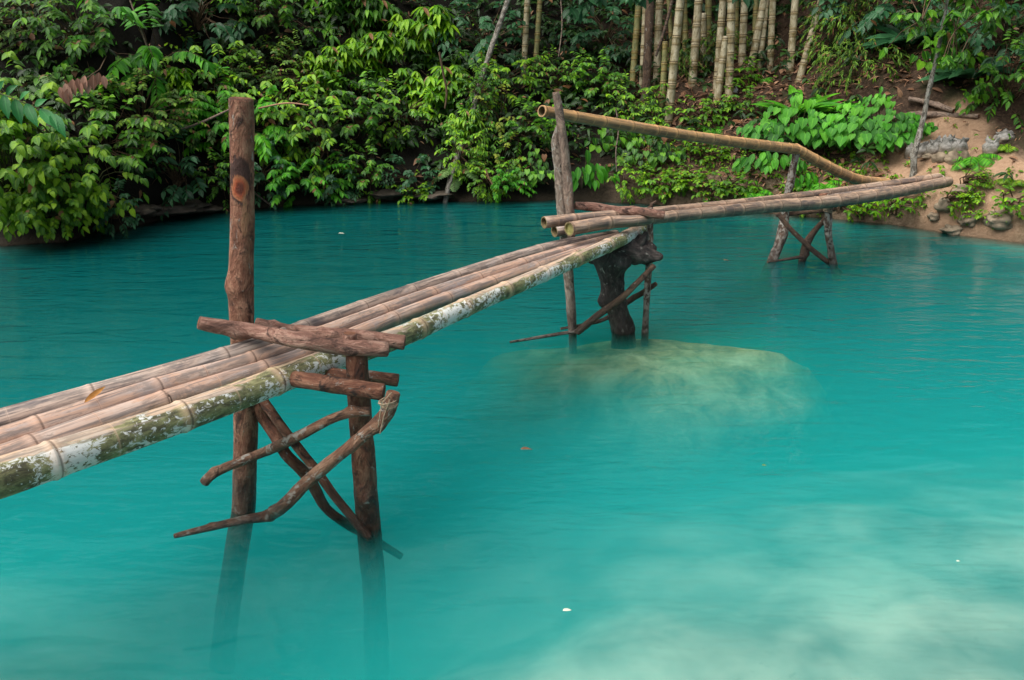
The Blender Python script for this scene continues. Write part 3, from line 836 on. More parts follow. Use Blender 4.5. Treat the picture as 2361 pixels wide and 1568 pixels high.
# near deck: four bamboo poles from the shore to the middle trestle
ZD = .60
D1 = empty("bamboo_deck", (on_z(0, 1058, ZD)), "near span of four long bamboo poles from the left edge to the stump", "bridge deck", "bridge decks")
def deckpole(pts, rpx, z, mat, parent, seed, label=None, spacing=.35, phase=.1, hollow=(False, False), ext=None, inner="hollow", grow=1.0, ridge=.05, name="bamboo_pole"):
    P = [on_z(px, py, z[i] if isinstance(z, (list, tuple)) else z) for i, (px, py) in enumerate(pts)]
    R = rads(P, rpx)
    if ext:
        d = (P[0] - P[1]).normalized(); P = [P[0] + d * ext] + P; R = [R[0]] + R
    mb = MB(); bamboo(mb, P, R, spacing, phase, 22, seed, hollow, ridge=ridge, grow=grow)
    o = mb.build(name, [M[mat], M["cut"] if not hollow[0] else M["hollow"], M[inner]], parent, origin=P[0])
    if label: o["label"] = label
    return o
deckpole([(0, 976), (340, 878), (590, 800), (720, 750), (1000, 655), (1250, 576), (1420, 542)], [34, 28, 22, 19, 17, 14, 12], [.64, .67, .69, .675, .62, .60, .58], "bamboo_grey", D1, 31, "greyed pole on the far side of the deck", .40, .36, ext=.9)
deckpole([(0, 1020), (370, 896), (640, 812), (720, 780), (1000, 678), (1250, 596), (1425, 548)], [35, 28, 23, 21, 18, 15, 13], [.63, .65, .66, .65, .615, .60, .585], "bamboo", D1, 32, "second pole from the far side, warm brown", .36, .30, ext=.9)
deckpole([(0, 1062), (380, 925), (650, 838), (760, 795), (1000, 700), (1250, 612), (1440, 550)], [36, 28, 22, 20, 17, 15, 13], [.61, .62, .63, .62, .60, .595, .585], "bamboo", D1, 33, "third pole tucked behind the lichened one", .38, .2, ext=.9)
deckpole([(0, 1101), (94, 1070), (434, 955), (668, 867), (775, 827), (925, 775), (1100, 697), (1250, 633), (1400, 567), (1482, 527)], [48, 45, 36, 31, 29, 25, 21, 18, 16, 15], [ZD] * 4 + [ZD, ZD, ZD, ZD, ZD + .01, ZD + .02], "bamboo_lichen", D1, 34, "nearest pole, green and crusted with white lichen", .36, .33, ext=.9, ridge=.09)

# middle trestle
Y3 = on_z(1320, 768, 0).y
T2 = empty("bridge_trestle", (on_z(1430, 766, 0)), "middle trestle built around a black tree stump with a tall split post", "trestle", "bridge trestles")
lg("post", [(1281, 213), (1291, 270), (1301, 340), (1309, 426), (1315, 500), (1316, 560)], [8, 10, 11, 11, 11, 10], Y3 - .025, "bark_grey", T2, 41, step=.02, axis_ref=(1, 0, 0), amp=.2)["label"] = "tall grey split plank"
lg("post", [(1287, 290), (1282, 330), (1290, 400), (1297, 480), (1304, 560), (1310, 630), (1315, 690), (1320, 768), (1322, 850)], [5, 10, 13, 14, 13, 11, 10, 10, 9], Y3 + .01, "bark_pale", T2, 42, knots=3, amp=.14)
lg("post", [(1499, 478), (1498, 560), (1496, 614), (1492, 680), (1487, 768), (1485, 840)], [7, 7.5, 7.5, 7.5, 8, 8], Y3 + .02, "bark_lichen", T2, 43, knots=4)
lg("hook", [(1500, 482), (1503, 470), (1513, 464)], [5, 4, 2.5], Y3 + .02, "bark_dark", T2, 44, seg=8)
# stump: trunk flaring into a gnarled root plate under the deck end
P = polyY([(1440, 850), (1437, 768), (1427, 720), (1416, 670), (1409, 630), (1412, 600), (1420, 575)], Y3 + .05)
mb = MB(); log(mb, P, rads(P, [34, 27, 24, 25, 32, 42, 46]), 24, .015, .16, .08, 4, seed=45)
P2 = polyY([(1358, 600), (1400, 592), (1450, 582), (1490, 590), (1528, 592)], [Y3 + .02, Y3, Y3 - .02, Y3 - .03, Y3 - .06])
log(mb, P2, rads(P2, [8, 19, 25, 17, 4]), 20, .012, .45, .35, 9, seed=46)
P3 = polyY([(1420, 565), (1455, 560), (1485, 568), (1508, 580)], [Y3 + .02, Y3 + .02, Y3 + .02, Y3 - .02])
log(mb, P3, rads(P3, [14, 20, 17, 6]), 18, .012, .45, .3, 7, seed=47)
P4 = polyY([(1460, 575), (1480, 555), (1490, 535)], [Y3, Y3 - .01, Y3])
log(mb, P4, rads(P4, [12, 9, 5]), 12, .012, .35, .3, 3, seed=48)
mb.build("stump", [M["bark_black"], M["bark_black"]], T2, smooth="all", origin=P[1])["label"] = "black weathered stump with a gnarled root plate"
lg("brace", [(1508, 612), (1469, 652), (1430, 690), (1379, 727), (1330, 766)], [6, 7, 8, 8, 8], [Y3 - .06, Y3 - .1, Y3 - .14, Y3 - .12, Y3 - .07], "bark_dark", T2, 49, knots=4)
lg("brace", [(1513, 654), (1480, 676), (1453, 692), (1399, 733), (1350, 748), (1293, 758)], [5, 7, 7, 5, 4, 3], [Y3 + .06, Y3 + .1, Y3 + .16, Y3 + .14, Y3 + .08, Y3 + .04], "bark_dark", T2, 50, knots=3)
lg("brace", [(1345, 762), (1300, 768), (1235, 779), (1176, 789)], [4, 4, 4, 3], [Y3 - .05, Y3 - .04, Y3 - .1, Y3 - .15], "bark_lichen", T2, 51, seg=8)
lg("crossbeam", [(1326, 474), (1371, 478), (1418, 486), (1469, 487), (1531, 497)], [9, 11, 11, 10, 10], [Y3 + .02, Y3 + .03, Y3 + .03, Y3 - .02, Y3 - .05], "bark_plum", T2, 52, knots=2)

# far deck
D2 = empty("bamboo_deck", (on_z(1313, 528, .70)), "far span of three bamboo poles with hollow cut ends reaching the sandy bank", "bridge deck", "bridge decks")
ZE = .42
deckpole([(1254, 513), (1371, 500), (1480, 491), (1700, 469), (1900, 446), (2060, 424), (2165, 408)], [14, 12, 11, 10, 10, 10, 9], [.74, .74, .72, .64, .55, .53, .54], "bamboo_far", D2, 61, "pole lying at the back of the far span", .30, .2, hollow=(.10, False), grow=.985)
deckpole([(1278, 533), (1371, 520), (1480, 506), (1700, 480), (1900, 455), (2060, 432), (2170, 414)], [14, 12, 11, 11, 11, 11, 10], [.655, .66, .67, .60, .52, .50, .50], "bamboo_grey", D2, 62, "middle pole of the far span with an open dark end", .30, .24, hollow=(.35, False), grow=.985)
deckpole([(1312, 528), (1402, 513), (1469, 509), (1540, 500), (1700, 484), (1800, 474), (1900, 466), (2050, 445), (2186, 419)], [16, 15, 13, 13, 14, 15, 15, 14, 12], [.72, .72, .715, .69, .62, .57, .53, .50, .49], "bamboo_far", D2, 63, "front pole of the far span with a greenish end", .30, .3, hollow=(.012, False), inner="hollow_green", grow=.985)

# far trestle
Y4 = on_z(1783, 596, 0).y; Y5 = on_z(1920, 606, 0).y
T3 = empty("bridge_trestle", (on_z(1850, 600, 0)), "far trestle of thin mottled posts with crossed braces near the bank", "trestle", "bridge trestles")
lg("post", [(1837, 350), (1828, 390), (1820, 430), (1812, 470), (1808, 510), (1802, 545), (1783, 596), (1760, 640)], [8, 8, 9, 9, 11, 12, 11, 10], [Y4 + .12] * 5 + [Y4 + .06, Y4, Y4 - .05], "bark_lichen", T3, 71, knots=5)
lg("post", [(1905, 448), (1910, 500), (1910, 540), (1915, 570), (1921, 607), (1930, 650)], [7, 8, 8, 8, 8, 8], [Y5 - .04] * 3 + [Y5 - .02, Y5, Y5], "bark_lichen", T3, 72, knots=4)
lg("brace", [(1793, 490), (1815, 520), (1850, 555), (1880, 582), (1908, 604), (1940, 630)], [5, 6, 6, 6, 6, 5], [Y4, Y4 - .03, Y4 - .07, Y4 - .1, Y4 - .13, Y4 - .15], "bark_dark", T3, 73, knots=3)
lg("brace", [(1908, 500), (1880, 530), (1860, 562), (1850, 600), (1845, 630)], [6, 7, 9, 9, 8], [Y5 + .06, Y5 + .08, Y5 + .1, Y5 + .1, Y5 + .1], "bark_dark", T3, 74, knots=2)
lg("brace", [(1850, 592), (1800, 600), (1770, 604)], [4, 3, 2], [Y5 + .05, Y5 + .03, Y5 + .0], "bark_dark", T3, 75, seg=8)
lg("crossbeam", [(1798, 452), (1850, 453), (1906, 450)], [5, 5.5, 5], [Y4 + .08, Y4 - .02, Y5 - .06], "bark_red", T3, 76, knots=2, seg=10)
lg("crossbeam", [(1790, 497), (1850, 490), (1925, 482)], [5, 5, 5], [Y4 + .2, Y4 + .1, Y5 + .02], "bark_dark", T3, 77, seg=10)
mb = MB()
for k in range(4):
    c0 = at(1909, 478 + k * 3, Y5 - .04); thin(mb, [c0 + Vector((math.cos(t * .7) * .036, math.sin(t * .7) * .036, .004 * math.sin(t + k))) for t in range(10)], .004, 5)
mb.build("lashing", M["rope"], T3, origin=c0)

# handrail
HR = empty("bamboo_handrail", at(1285, 262, Y3), "tan bamboo handrail sloping from the split post to the sandy bank", "handrail")
P = polyY([(1249, 256), (1420, 284), (1600, 313), (1770, 333), (1838, 344)], [Y3 + .01, Y3 + .55, Y3 + 1.1, Y4 - .06, Y4 + .12]); mb = MB()
P = [P[0].lerp(P[-1], k / 4) for k in range(5)]
P[1].z -= .012; P[2].z -= .018; P[3].z -= .012
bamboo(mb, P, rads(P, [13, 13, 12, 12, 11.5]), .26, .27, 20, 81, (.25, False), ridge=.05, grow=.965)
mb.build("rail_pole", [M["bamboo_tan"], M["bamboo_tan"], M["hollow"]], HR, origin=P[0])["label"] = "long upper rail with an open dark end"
P = polyY([(1833, 341), (1870, 363), (1940, 399), (1985, 416), (2045, 422)], [Y4 + .10, Y4 + .2, Y4 + .42, Y4 + .62, Y4 + .9]); mb = MB()
bamboo(mb, P, rads(P, [11, 12, 12, 12, 11]), .17, .1, 18, 82, (False, False), ridge=.05)
mb.build("rail_pole", [M["bamboo_tan"], M["bamboo_tan"], M["hollow"]], HR, origin=P[0])["label"] = "short lower rail running down to the bank"

# ------------------------------------------------------------------ loose leaves
def loose_leaf(name, p, ang, length, kind, mat, label, tilt=0, width=1.0):
    L = Leaves(); L.add(kind, (0, 0, 0), (math.cos(ang), math.sin(ang), tilt), (0, 0, 1), length, width)
    o = L.build(name, M[mat]); o.location = p; return tag(o, label, "leaf", "fallen leaves")
a1 = on_z(194, 929, ZD + .085); a2 = at(244, 884, a1.y + .06); dl = a2 - a1
L = Leaves(); L.add("lance", (0, 0, 0), dl, (.3, -.8, .5), dl.length, .75)
o = L.build("fallen_leaf", M["orange_leaf"]); o.location = a1
tag(o, "orange sliver of dry leaf caught between the poles of the near bamboo deck", "leaf", "fallen leaves")
for (px, py, ln, kd, mt, lb) in ((1200, 1036, .06, "ellip", "leaf_dry", "curled brown leaf floating right of the near trestle"),
                                 (1757, 1073, .025, "tiny", "leaf_yellow", "tiny yellow leaf floating on the open water at right"),
                                 (1297, 1408, .032, "tiny", "pale_leaf", "small white leaf floating near the bottom centre"),
                                 (780, 538, .07, "tiny", "pale_leaf", "pale leaf floating on the dark water right of the tall post"),
                                 (2205, 1294, .018, "tiny", "pale_leaf", "white speck of leaf floating at lower right"),
                                 (1668, 600, .07, "tiny", "leaf_dry", "dull leaf floating below the far bamboo span")):
    loose_leaf("floating_leaf", on_z(px, py, .006), .35, ln, kd, mt, lb)

M["bark_mott2"] = bark_mat("bark_mott2", (.03, .022, .016), (.15, .13, .105), (.36, .34, .29), .8)
# ------------------------------------------------------------------ vegetation
PR = {}
def proto(key, p): PR[key] = p
V3 = Vector
proto("shrub",   proto_bush("shrub", "leaf_mid", 101, 46, .44, .38, 11, "ellip", .098, .95, .75))
proto("dark",    proto_bush("shrub", "leaf_deep", 102, 46, .44, .37, 11, "ellip", .10, 1.0, .8))
proto("small",   proto_bush("shrub", "leaf_olive", 103, 60, .42, .30, 14, "ellip", .058, 1.1, .7))
proto("arch",    proto_bush("shrub", "leaf_fresh", 104, 24, .38, .66, 12, "ellip", .14, .85, .85, True, .9, .7))
proto("lime",    proto_bush("vine", "leaf_lime", 105, 54, .46, .34, 8, "broad", .105, 1.0, .9, False, 1.1, .6, V3((0, -.7, .15)), "twig_green"))
proto("whorl",   proto_whorl("tree", "leaf_mid", 106, 48, .50, "lance", .165, 1.15, 7))
proto("whorld",  proto_whorl("tree", "leaf_deep", 107, 42, .48, "lance", .155, 1.2, 6))
proto("rosette", proto_rosette("lance_plant", "leaf_fresh", 108, 22, "long", .42, .95, .8))
proto("rosetted", proto_rosette("lance_plant", "leaf_blue", 109, 26, "long", .40, 1.05, .6))
proto("heart",   proto_heart("heart_leaf_plant", "leaf_fresh", 110, 120, .52, .125))
proto("heartd",  proto_heart("broad_leaf_plant", "leaf_deep", 111, 70, .46, .12))
proto("lancep",  proto_heart("broad_leaf_plant", "leaf_fresh", 112, 46, .34, .17, "ellip", .95))
proto("fern",    proto_fern("fern", "leaf_fresh", 113, 13, .36))
proto("fernl",   proto_fern("fern", "leaf_lime", 114, 11, .34))
proto("pinna",   proto_fern("sapling", "leaf_pale", 115, 9, .55, 13, "ellip", .15, 1.5))
proto("feather", proto_feather("bamboo_shrub", "leaf_olive", 116, 70, .5, .085))
proto("herb",    proto_bush("herb", "leaf_lime", 117, 26, .13, .10, 6, "ellip", .045, 1.2, .4, hang=.2))
proto("herbd",   proto_bush("herb", "leaf_mid", 118, 26, .15, .11, 6, "ellip", .05, 1.1, .4, hang=.3))
proto("blue",    proto_bush("shrub", "leaf_blue", 119, 38, .44, .38, 8, "ellip", .13, 1.0, .8))
proto("yellow",  proto_bush("vine", "leaf_yellow", 120, 18, .28, .22, 6, "ellip", .06, 1.2, .9))
proto("pale",    proto_bush("shrub", "leaf_pale", 121, 40, .38, .30, 10, "ellip", .075, 1.0, .7))
USED = {}
def plant(key, px, py, sc, label, rz=None, name=None, group=None, Y=None, lift=0.0, cat=None, dy=0.0):
    p = on_ground(px, py) if Y is None else at(px, py, Y)
    p = p + V3((0, dy, lift))
    if rz is None: rz = rnd.uniform(-.7, .7)
    q = PR[key]; nm = name or q[0]
    cat = cat or nm.replace("_", " ")
    if key not in USED:
        o = realise(q, label, cat, group, p, rz, sc, nm); USED[key] = o
    else:
        o = copy_tree(USED[key]); o.name = nm; o.location = p; o.rotation_euler = (0, 0, rz); o.scale = (sc, sc, sc * rnd.uniform(.85, 1.1))
        o["label"] = label; o["category"] = cat
        if group: o["group"] = group
        elif "group" in o: del o["group"]
    return o
B = "shrubs on the left bank"; C_ = "plants under the bamboo"; R_ = "plants on the right bank"
VEG = [
 # --- left bank, top row
 ("small", 60, 90, 1.0, "tangled olive shrub with dry twigs in the top left corner", B),
 ("pinna", 110, 190, .9, "feathery frond plant just above the ribbed leaves at the left", B),
 ("dark", 190, 120, .95, "dark shrub with broad drooping leaves beside the tangled corner shrub", B),
 ("arch", 330, 170, 1.1, "shrub with long arching light green sprays, upper left", B),
 ("blue", 450, 60, 1.05, "dark bluish shrub at the top edge above the arching sprays", B),
 ("dark", 640, 60, 1.05, "dark green shrub at the top edge above the tall post", B),
 ("whorld", 800, 50, 1.1, "dark tree with hanging leaf whorls at the top edge, right of the tall post", B, "tree"),
 ("pale", 610, 195, .72, "yellowish green shrub with pinnate sprigs just above the tall post", B),
 ("shrub", 480, 210, .9, "bushy mid green shrub left of the top of the tall post", B),
 ("small", 700, 200, .9, "small-leaved shrub right of the top of the tall post", B),
 ("whorl", 770, 190, .75, "tree with hanging clusters of bright leaves, upper middle left", B, "tree"),
 # --- left bank, middle row
 ("small", 330, 300, 1.0, "small-leaved olive shrub in the shade, middle left", B),
 ("pale", 470, 320, .9, "pale small-leaved shrub touching the left side of the tall post", B),
 ("dark", 250, 380, .95, "dark glossy shrub above the shaded water on the left", B),
 ("shrub", 640, 300, .95, "glossy green shrub behind the right side of the tall post", B),
 ("shrub", 740, 350, 1.0, "leafy shrub low over the water right of the tall post", B),
 ("dark", 840, 300, .95, "dark shrub below the big whorled tree", B),
 ("blue", 400, 420, .85, "shaded bluish shrub hanging over the rocky water edge", B),
 ("arch", 700, 440, .62, "low arching shrub dipping towards the water behind the tall post", B),
 ("blue", 600, 430, .6, "low dark shrub at the water edge behind the tall post", B),
 ("dark", 850, 425, .62, "low dark shrub at the water edge under the whorled tree", B),
 # --- big whorled tree in the middle
 ("whorl", 880, 165, .95, "bright leafy tree with drooping leaf clusters, its left half", "bright leafy trees over the pool", "tree"),
 ("whorl", 990, 130, 1.05, "tallest bright tree with drooping leaf clusters in the upper middle", "bright leafy trees over the pool", "tree"),
 ("whorl", 1020, 245, .9, "lower bright tree with leaf clusters hanging over the dark hollow", "bright leafy trees over the pool", "tree"),
 ("shrub", 930, 290, .8, "bright bushy shrub at the lower left of the whorled trees", B),
 ("yellow", 1150, 300, 1.1, "yellowish vine trailing down left of the handrail end", B, "vine"),
 ("yellow", 1165, 385, .8, "lower yellowish vine above the water left of the split post", B, "vine"),
 ("pinna", 1050, 405, .95, "feathery sapling around the leaning trunk at the water edge", B),
 ("blue", 1120, 130, .9, "dark bluish shrub beside the pale leaning trunk at the top", B),
 ("shrub", 1150, 215, .8, "green shrub beside the lower part of the leaning trunk", B),
 ("dark", 1215, 330, .75, "glossy dark shrub left of the end of the handrail", B),
 ("heartd", 1230, 420, .62, "dark broad-leaved plant left of the split post near the water", B),
 ("pinna", 1200, 420, .6, "small feathery sapling left of the split post near the water", B),
 ("blue", 950, 425, .5, "low dark shrub over the water between the whorled trees and the leaning trunk", B),
 ("herb", 957, 458, 1.2, "small bright lime herb right at the water edge left of the leaning trunk", B),
 ("shrub", 1120, 430, .5, "low leafy shrub at the water edge right of the leaning trunk", B),
 ("arch", 1165, 440, .4, "low arching plant at the water edge left of the split post", B),
 ("dark", 1085, 335, .6, "glossy dark shrub in front of the middle of the leaning trunk", B),
 ("blue", 770, 440, .5, "low bluish shrub at the water edge left of the dark hollow", B),
 ("dark", 520, 440, .55, "low dark shrub at the water edge just left of the tall post", B),
 ("arch", 560, 330, .8, "arching shrub with bright sprays just behind the tall post", B),
 ("whorl", 420, 250, .7, "bright plant with drooping leaf clusters between the upper left shrubs", B),
 ("pinna", 560, 140, .6, "light sapling with feathery sprigs above the tall post", B),
 ("heartd", 150, 230, .6, "broad-leaved vine above the ribbed leaves at the left", B),
 # --- under the bamboo
 ("shrub", 1290, 205, .62, "shrub with rounded leaves behind the top of the split post", C_),
 ("blue", 1390, 110, .9, "dark bluish shrub in the shade left of the bamboo", C_),
 ("dark", 1380, 215, .75, "dark shrub above the handrail left of the bamboo", C_),
 ("feather", 1560, 170, .55, "small feathery bamboo shoots behind the front bamboo stem", C_),
 ("feather", 1650, 130, .6, "small feathery bamboo shoots among the middle bamboo stems", C_),
 ("herbd", 1720, 250, 1.3, "small leafy plant in the litter right of the whitest bamboo", C_),
 ("herb", 1660, 260, 1.0, "small lime plant in front of the slanting broken bamboo", C_),
 ("shrub", 1500, 300, .5, "leafy shrub at the foot of the brown dead trunk", C_),
 ("shrub", 1450, 270, .62, "leafy shrub behind the handrail below the left bamboo", C_),
 ("lancep", 1355, 425, .92, "bright plant with large lance leaves right of the split post", C_),
 ("heartd", 1420, 350, .72, "dark broad-leaved plant under the handrail", C_),
 ("heartd", 1500, 380, .7, "dark broad-leaved plant below the middle of the handrail", C_),
 ("shrub", 1440, 430, .45, "low leafy plant at the water edge behind the crossed deck poles", C_),
 ("herb", 1560, 440, 1.3, "low lime herb on the bank above the far span", C_),
 ("herb", 1600, 425, 1.2, "second low lime herb on the bank above the far span, slightly higher", C_),
 ("herbd", 1520, 440, 1.3, "low green herb on the bank right of the split post", C_),
 ("herb", 1650, 450, 1.3, "low lime herb at the water edge behind the far span", C_),
 ("fern", 1640, 300, .7, "fern on the brown slope above the handrail", C_),
 ("herbd", 1615, 280, 1.4, "small leafy plant at the foot of the front bamboo stem", C_),
 ("herbd", 1690, 190, 1.5, "small dark plant among the bamboo stems", C_),
 ("fern", 1760, 185, .5, "small dark fern at the foot of the right bamboo stems", C_),
 ("herb", 1640, 370, 1.2, "small lime plant on the brown slope below the handrail", C_),
 ("herbd", 1600, 350, 1.2, "small leafy plant on the brown slope below the handrail", C_),
 ("fernl", 1560, 400, .6, "small light fern on the bank below the handrail", C_),
 # --- right bank
 ("feather", 1945, 110, .85, "feathery bamboo shrub right of the leaning bamboo stem", R_),
 ("feather", 1985, 180, .8, "lower feathery bamboo shrub over brown litter", R_),
 ("feather", 1960, 30, .9, "feathery bamboo shrub at the top edge right of the bamboo", R_),
 ("rosette", 1835, 275, 1.05, "plant with long upright lance leaves above the heart-leaved plant", R_),
 ("rosette", 1905, 270, .8, "smaller plant with long lance leaves right of the tall one", R_),
 ("heart", 1835, 345, .95, "left heart-leaved plant behind the bend of the handrail", R_),
 ("heart", 1950, 345, .95, "middle heart-leaved plant above the lower handrail", R_),
 ("heart", 2025, 320, .8, "right heart-leaved plant at the edge of the sand", R_),
 ("lancep", 1775, 390, .85, "leafy plant with long leaves left of the far tall post", R_),
 ("lancep", 1850, 430, .6, "leafy plant with long leaves behind the far tall post", R_),
 ("fern", 1770, 330, .95, "large fern left of the bend of the handrail", R_),
 ("fern", 1890, 425, .9, "bright fern below the lower handrail", R_),
 ("fern", 1740, 450, .8, "fern low on the bank left of the far trestle", R_),
 ("fern", 1940, 400, .6, "small fern below the end of the lower handrail", R_),
 ("herbd", 1690, 440, 1.3, "leafy herb low on the bank behind the far span", R_),
 ("rosetted", 2095, 110, 1.25, "dark plant with long arching leaves left of the slim trunk", R_),
 ("blue", 2010, 60, 1.0, "dark bluish shrub at the top edge right of the feathery bamboo", R_),
 ("heartd", 2180, 165, .95, "dark broad-leaved shrub behind the slim trunk", R_),
 ("rosetted", 2240, 190, 1.2, "dark plant with long drooping leaves right of the slim trunk", R_),
 ("blue", 2330, 120, 1.1, "dark shrub at the right edge in deep shade", R_),
 ("blue", 2240, 60, 1.0, "dark shrub at the top edge right of the slim trunk", R_),
 ("dark", 2330, 235, .8, "glossy dark shrub at the right edge above the stones", R_),
 ("heartd", 2270, 240, .6, "low dark broad-leaved plant above the fallen logs", R_),
 ("lancep", 2030, 245, .5, "small bright plant beside the fallen logs", R_),
 ("fern", 2245, 365, .95, "dark green fern growing over the sandbags", R_),
 ("fernl", 2325, 345, .6, "light fern at the right edge above the sandbags", R_),
 ("fernl", 2345, 420, .75, "light fern at the right edge halfway down the bank", R_),
 ("herb", 2235, 425, .9, "lime herb on the bank right of the end of the deck", R_),
 ("fernl", 2270, 432, .45, "small light fern on the bank right of the end of the deck", R_),
 ("herb", 2190, 490, .95, "lime herb above the water under the end of the deck", R_),
 ("herb", 2235, 468, .7, "lime herb on the pale rocks at right", R_),
 ("herbd", 2340, 480, 1.1, "leafy herb at the right edge near the water", R_),
 ("herb", 2245, 515, .6, "small lime herb low on the pale rocks", R_),
 ("herb", 2300, 515, .6, "small lime herb at the water edge on the far right", R_),
 ("herbd", 2075, 480, 1.2, "dark herb hanging below the far deck", R_),
 ("herbd", 2000, 490, 1.2, "herb at the water edge below the far deck", R_),
 ("herb", 1950, 485, 1.2, "lime herb at the water edge right of the far trestle", R_),
 ("herb", 1870, 480, 1.1, "lime herb at the water edge inside the far trestle", R_),
]
for i, e in enumerate(VEG):
    key, px, py, sc, lb, gp = e[:6]
    plant(key, px, py, sc, lb, name=e[6] if len(e) > 6 else None, group=gp)

# lime vine mass hanging at the left edge, nearer than the bank behind it
for (px, py, Y, sc, lb) in ((30, 300, 7.9, .85, "yellow green lobed vine high at the left edge under the ribbed leaves"),
                            (120, 400, 7.8, 1.0, "yellow green lobed vine in the middle of the left hanging mass"),
                            (30, 440, 7.5, .85, "yellow green lobed vine low at the left edge over the water"),
                            (195, 450, 7.9, .8, "yellow green lobed vine at the right tip of the left hanging mass"),
                            (120, 492, 7.55, .6, "lowest yellow green lobed vine nearly touching the water")):
    plant("lime", px, py, sc, lb, group="vines hanging at the left edge", Y=Y)
plant("blue", 262, 500, .42, "dark shrub at the water edge right of the hanging vines", group=B, Y=8.0)

# big ribbed leaves reaching in from the left edge
r = random.Random(5); L = Leaves(); mb = MB()
s0 = at(-60, 200, 7.2); P = [s0, at(0, 215, 7.1), at(50, 235, 7.05), at(100, 255, 7.0), at(118, 262, 7.0)]
thin(mb, P, .006, 5)
for i, (px, py, ax, ay, ln) in enumerate(((118, 262, 30, 45, .21), (92, 250, 42, 45, .22), (60, 238, 20, 45, .20), (35, 228, 10, 48, .2), (10, 218, 5, 50, .19),
                                         (80, 244, 40, -30, .13), (45, 230, 30, -40, .13), (15, 220, 25, -42, .14), (-10, 212, 20, -38, .14), (-20, 210, 0, 50, .19))):
    q = at(px, py, 7.0); q2 = at(px + ax, py + ay, 6.92)
    L.add("ellip", q, q2 - q, V3((.2, -.8, .6)) + rv(r, .15), ln, .95)
o = empty("ribbed_leaf_branch", P[1], "branch of large glossy ribbed leaves reaching in at the left edge", "branch")
f_ = L.build("foliage", leaf_mat("leaf_ribbed", (.012, .12, .025), (.025, .20, .05), (.06, .30, .08), 0, .3), o); f_.location = -P[1]
f_ = mb.build("stem", M["twig_green"], o); f_.location = -P[1]

# spray of dead brown leaves, upper left
L = Leaves(); mb = MB(); P = [at(250, 120, 9.6), at(230, 160, 7.6), at(200, 180, 7.25), at(165, 200, 7.2), at(140, 215, 7.2)]; thin(mb, P, .005)
for (px, py) in ((138, 218), (150, 210), (158, 222), (178, 198), (186, 206), (196, 192), (205, 202), (215, 190), (168, 200), (228, 185), (238, 192), (147, 226)):
    L.add("ellip", at(px, py - 18, 7.2), V3((r.uniform(-.25, .25), -.15, -1)), V3((r.uniform(-.5, .5), -1, .2)), r.uniform(.10, .15), 1.1)
o = empty("dead_leaf_spray", P[0], "spray of dead pinkish brown leaves hanging at upper left", "dead leaves")
f_ = L.build("foliage", leaf_mat("leaf_dead_pink", (.20, .09, .06), (.34, .17, .12), (.46, .26, .19), 0, .6, .15, .2), o); f_.location = -P[0]
f_ = mb.build("stem", M["twig"], o); f_.location = -P[0]

# ------------------------------------------------------------------ bamboo stems
CULMS = [ # top x, top y, base x, base y, radius, material, label
 (1469, 0, 1458, 193, 7, "culm_green", "olive bamboo stem at the left end of the clump"),
 (1482, 0, 1479, 208, 6, "culm", "thin grey bamboo stem left of the brown trunk"),
 (1522, 0, 1513, 200, 8, "culm", "pale bamboo stem just right of the brown trunk"),
 (1534, 96, 1525, 268, 8, "culm_green", "short broken bamboo stem just left of the front stem"),
 (1557, 0, 1540, 289, 9, "culm", "front bamboo stem reaching lowest, slightly leaning"),
 (1570, 0, 1561, 150, 5, "culm_green", "thin shaded bamboo stem behind the front stem"),
 (1586, 0, 1581, 150, 7, "culm_green", "shaded bamboo stem right of the front stem"),
 (1603, 0, 1596, 195, 9, "culm", "stout pale bamboo stem, second right of the front stem"),
 (1622, 30, 1621, 150, 8, "culm", "bamboo stem in the middle of the clump with a cut top"),
 (1632, 0, 1630, 140, 7, "culm_green", "shaded bamboo stem in the middle of the clump"),
 (1658, 0, 1651, 215, 8, "culm", "pale spotted bamboo stem behind the slanting broken one"),
 (1673, 84, 1654, 232, 9, "culm", "slanting broken grey bamboo stem in the middle"),
 (1687, 0, 1680, 229, 9, "culm", "whitest bamboo stem right of the slanting broken one"),
 (1719, 0, 1710, 155, 8, "culm", "pale bamboo stem standing alone right of the whitest one"),
 (1763, 5, 1729, 170, 8, "culm", "leaning bamboo stem crossing its right neighbour"),
 (1768, 0, 1749, 168, 7, "culm", "bamboo stem crossed by the leaning one"),
 (1780, 0, 1775, 160, 7, "culm", "thin bamboo stem right of the crossing pair"),
 (1835, 0, 1821, 168, 8, "culm", "bamboo stem second from the right end of the clump"),
 (1897, 0, 1843, 185, 8, "culm", "rightmost bamboo stem leaning strongly to the right"),
 (1212, 0, 1207, 180, 6.5, "culm", "slim grey stem standing apart left of the handrail end"),
 (1237, 0, 1233, 175, 6, "culm_green", "slim green stem right of the slim grey one"),
 (1545, 0, 1549, 120, 5, "culm_green", "thin shaded stem behind the front bamboo stem, to its left"),
 (1700, 0, 1697, 120, 6, "culm_green", "shaded bamboo stem behind the whitest one"),
 (1745, 0, 1738, 120, 6, "culm_green", "shaded bamboo stem behind the leaning pair"),
]
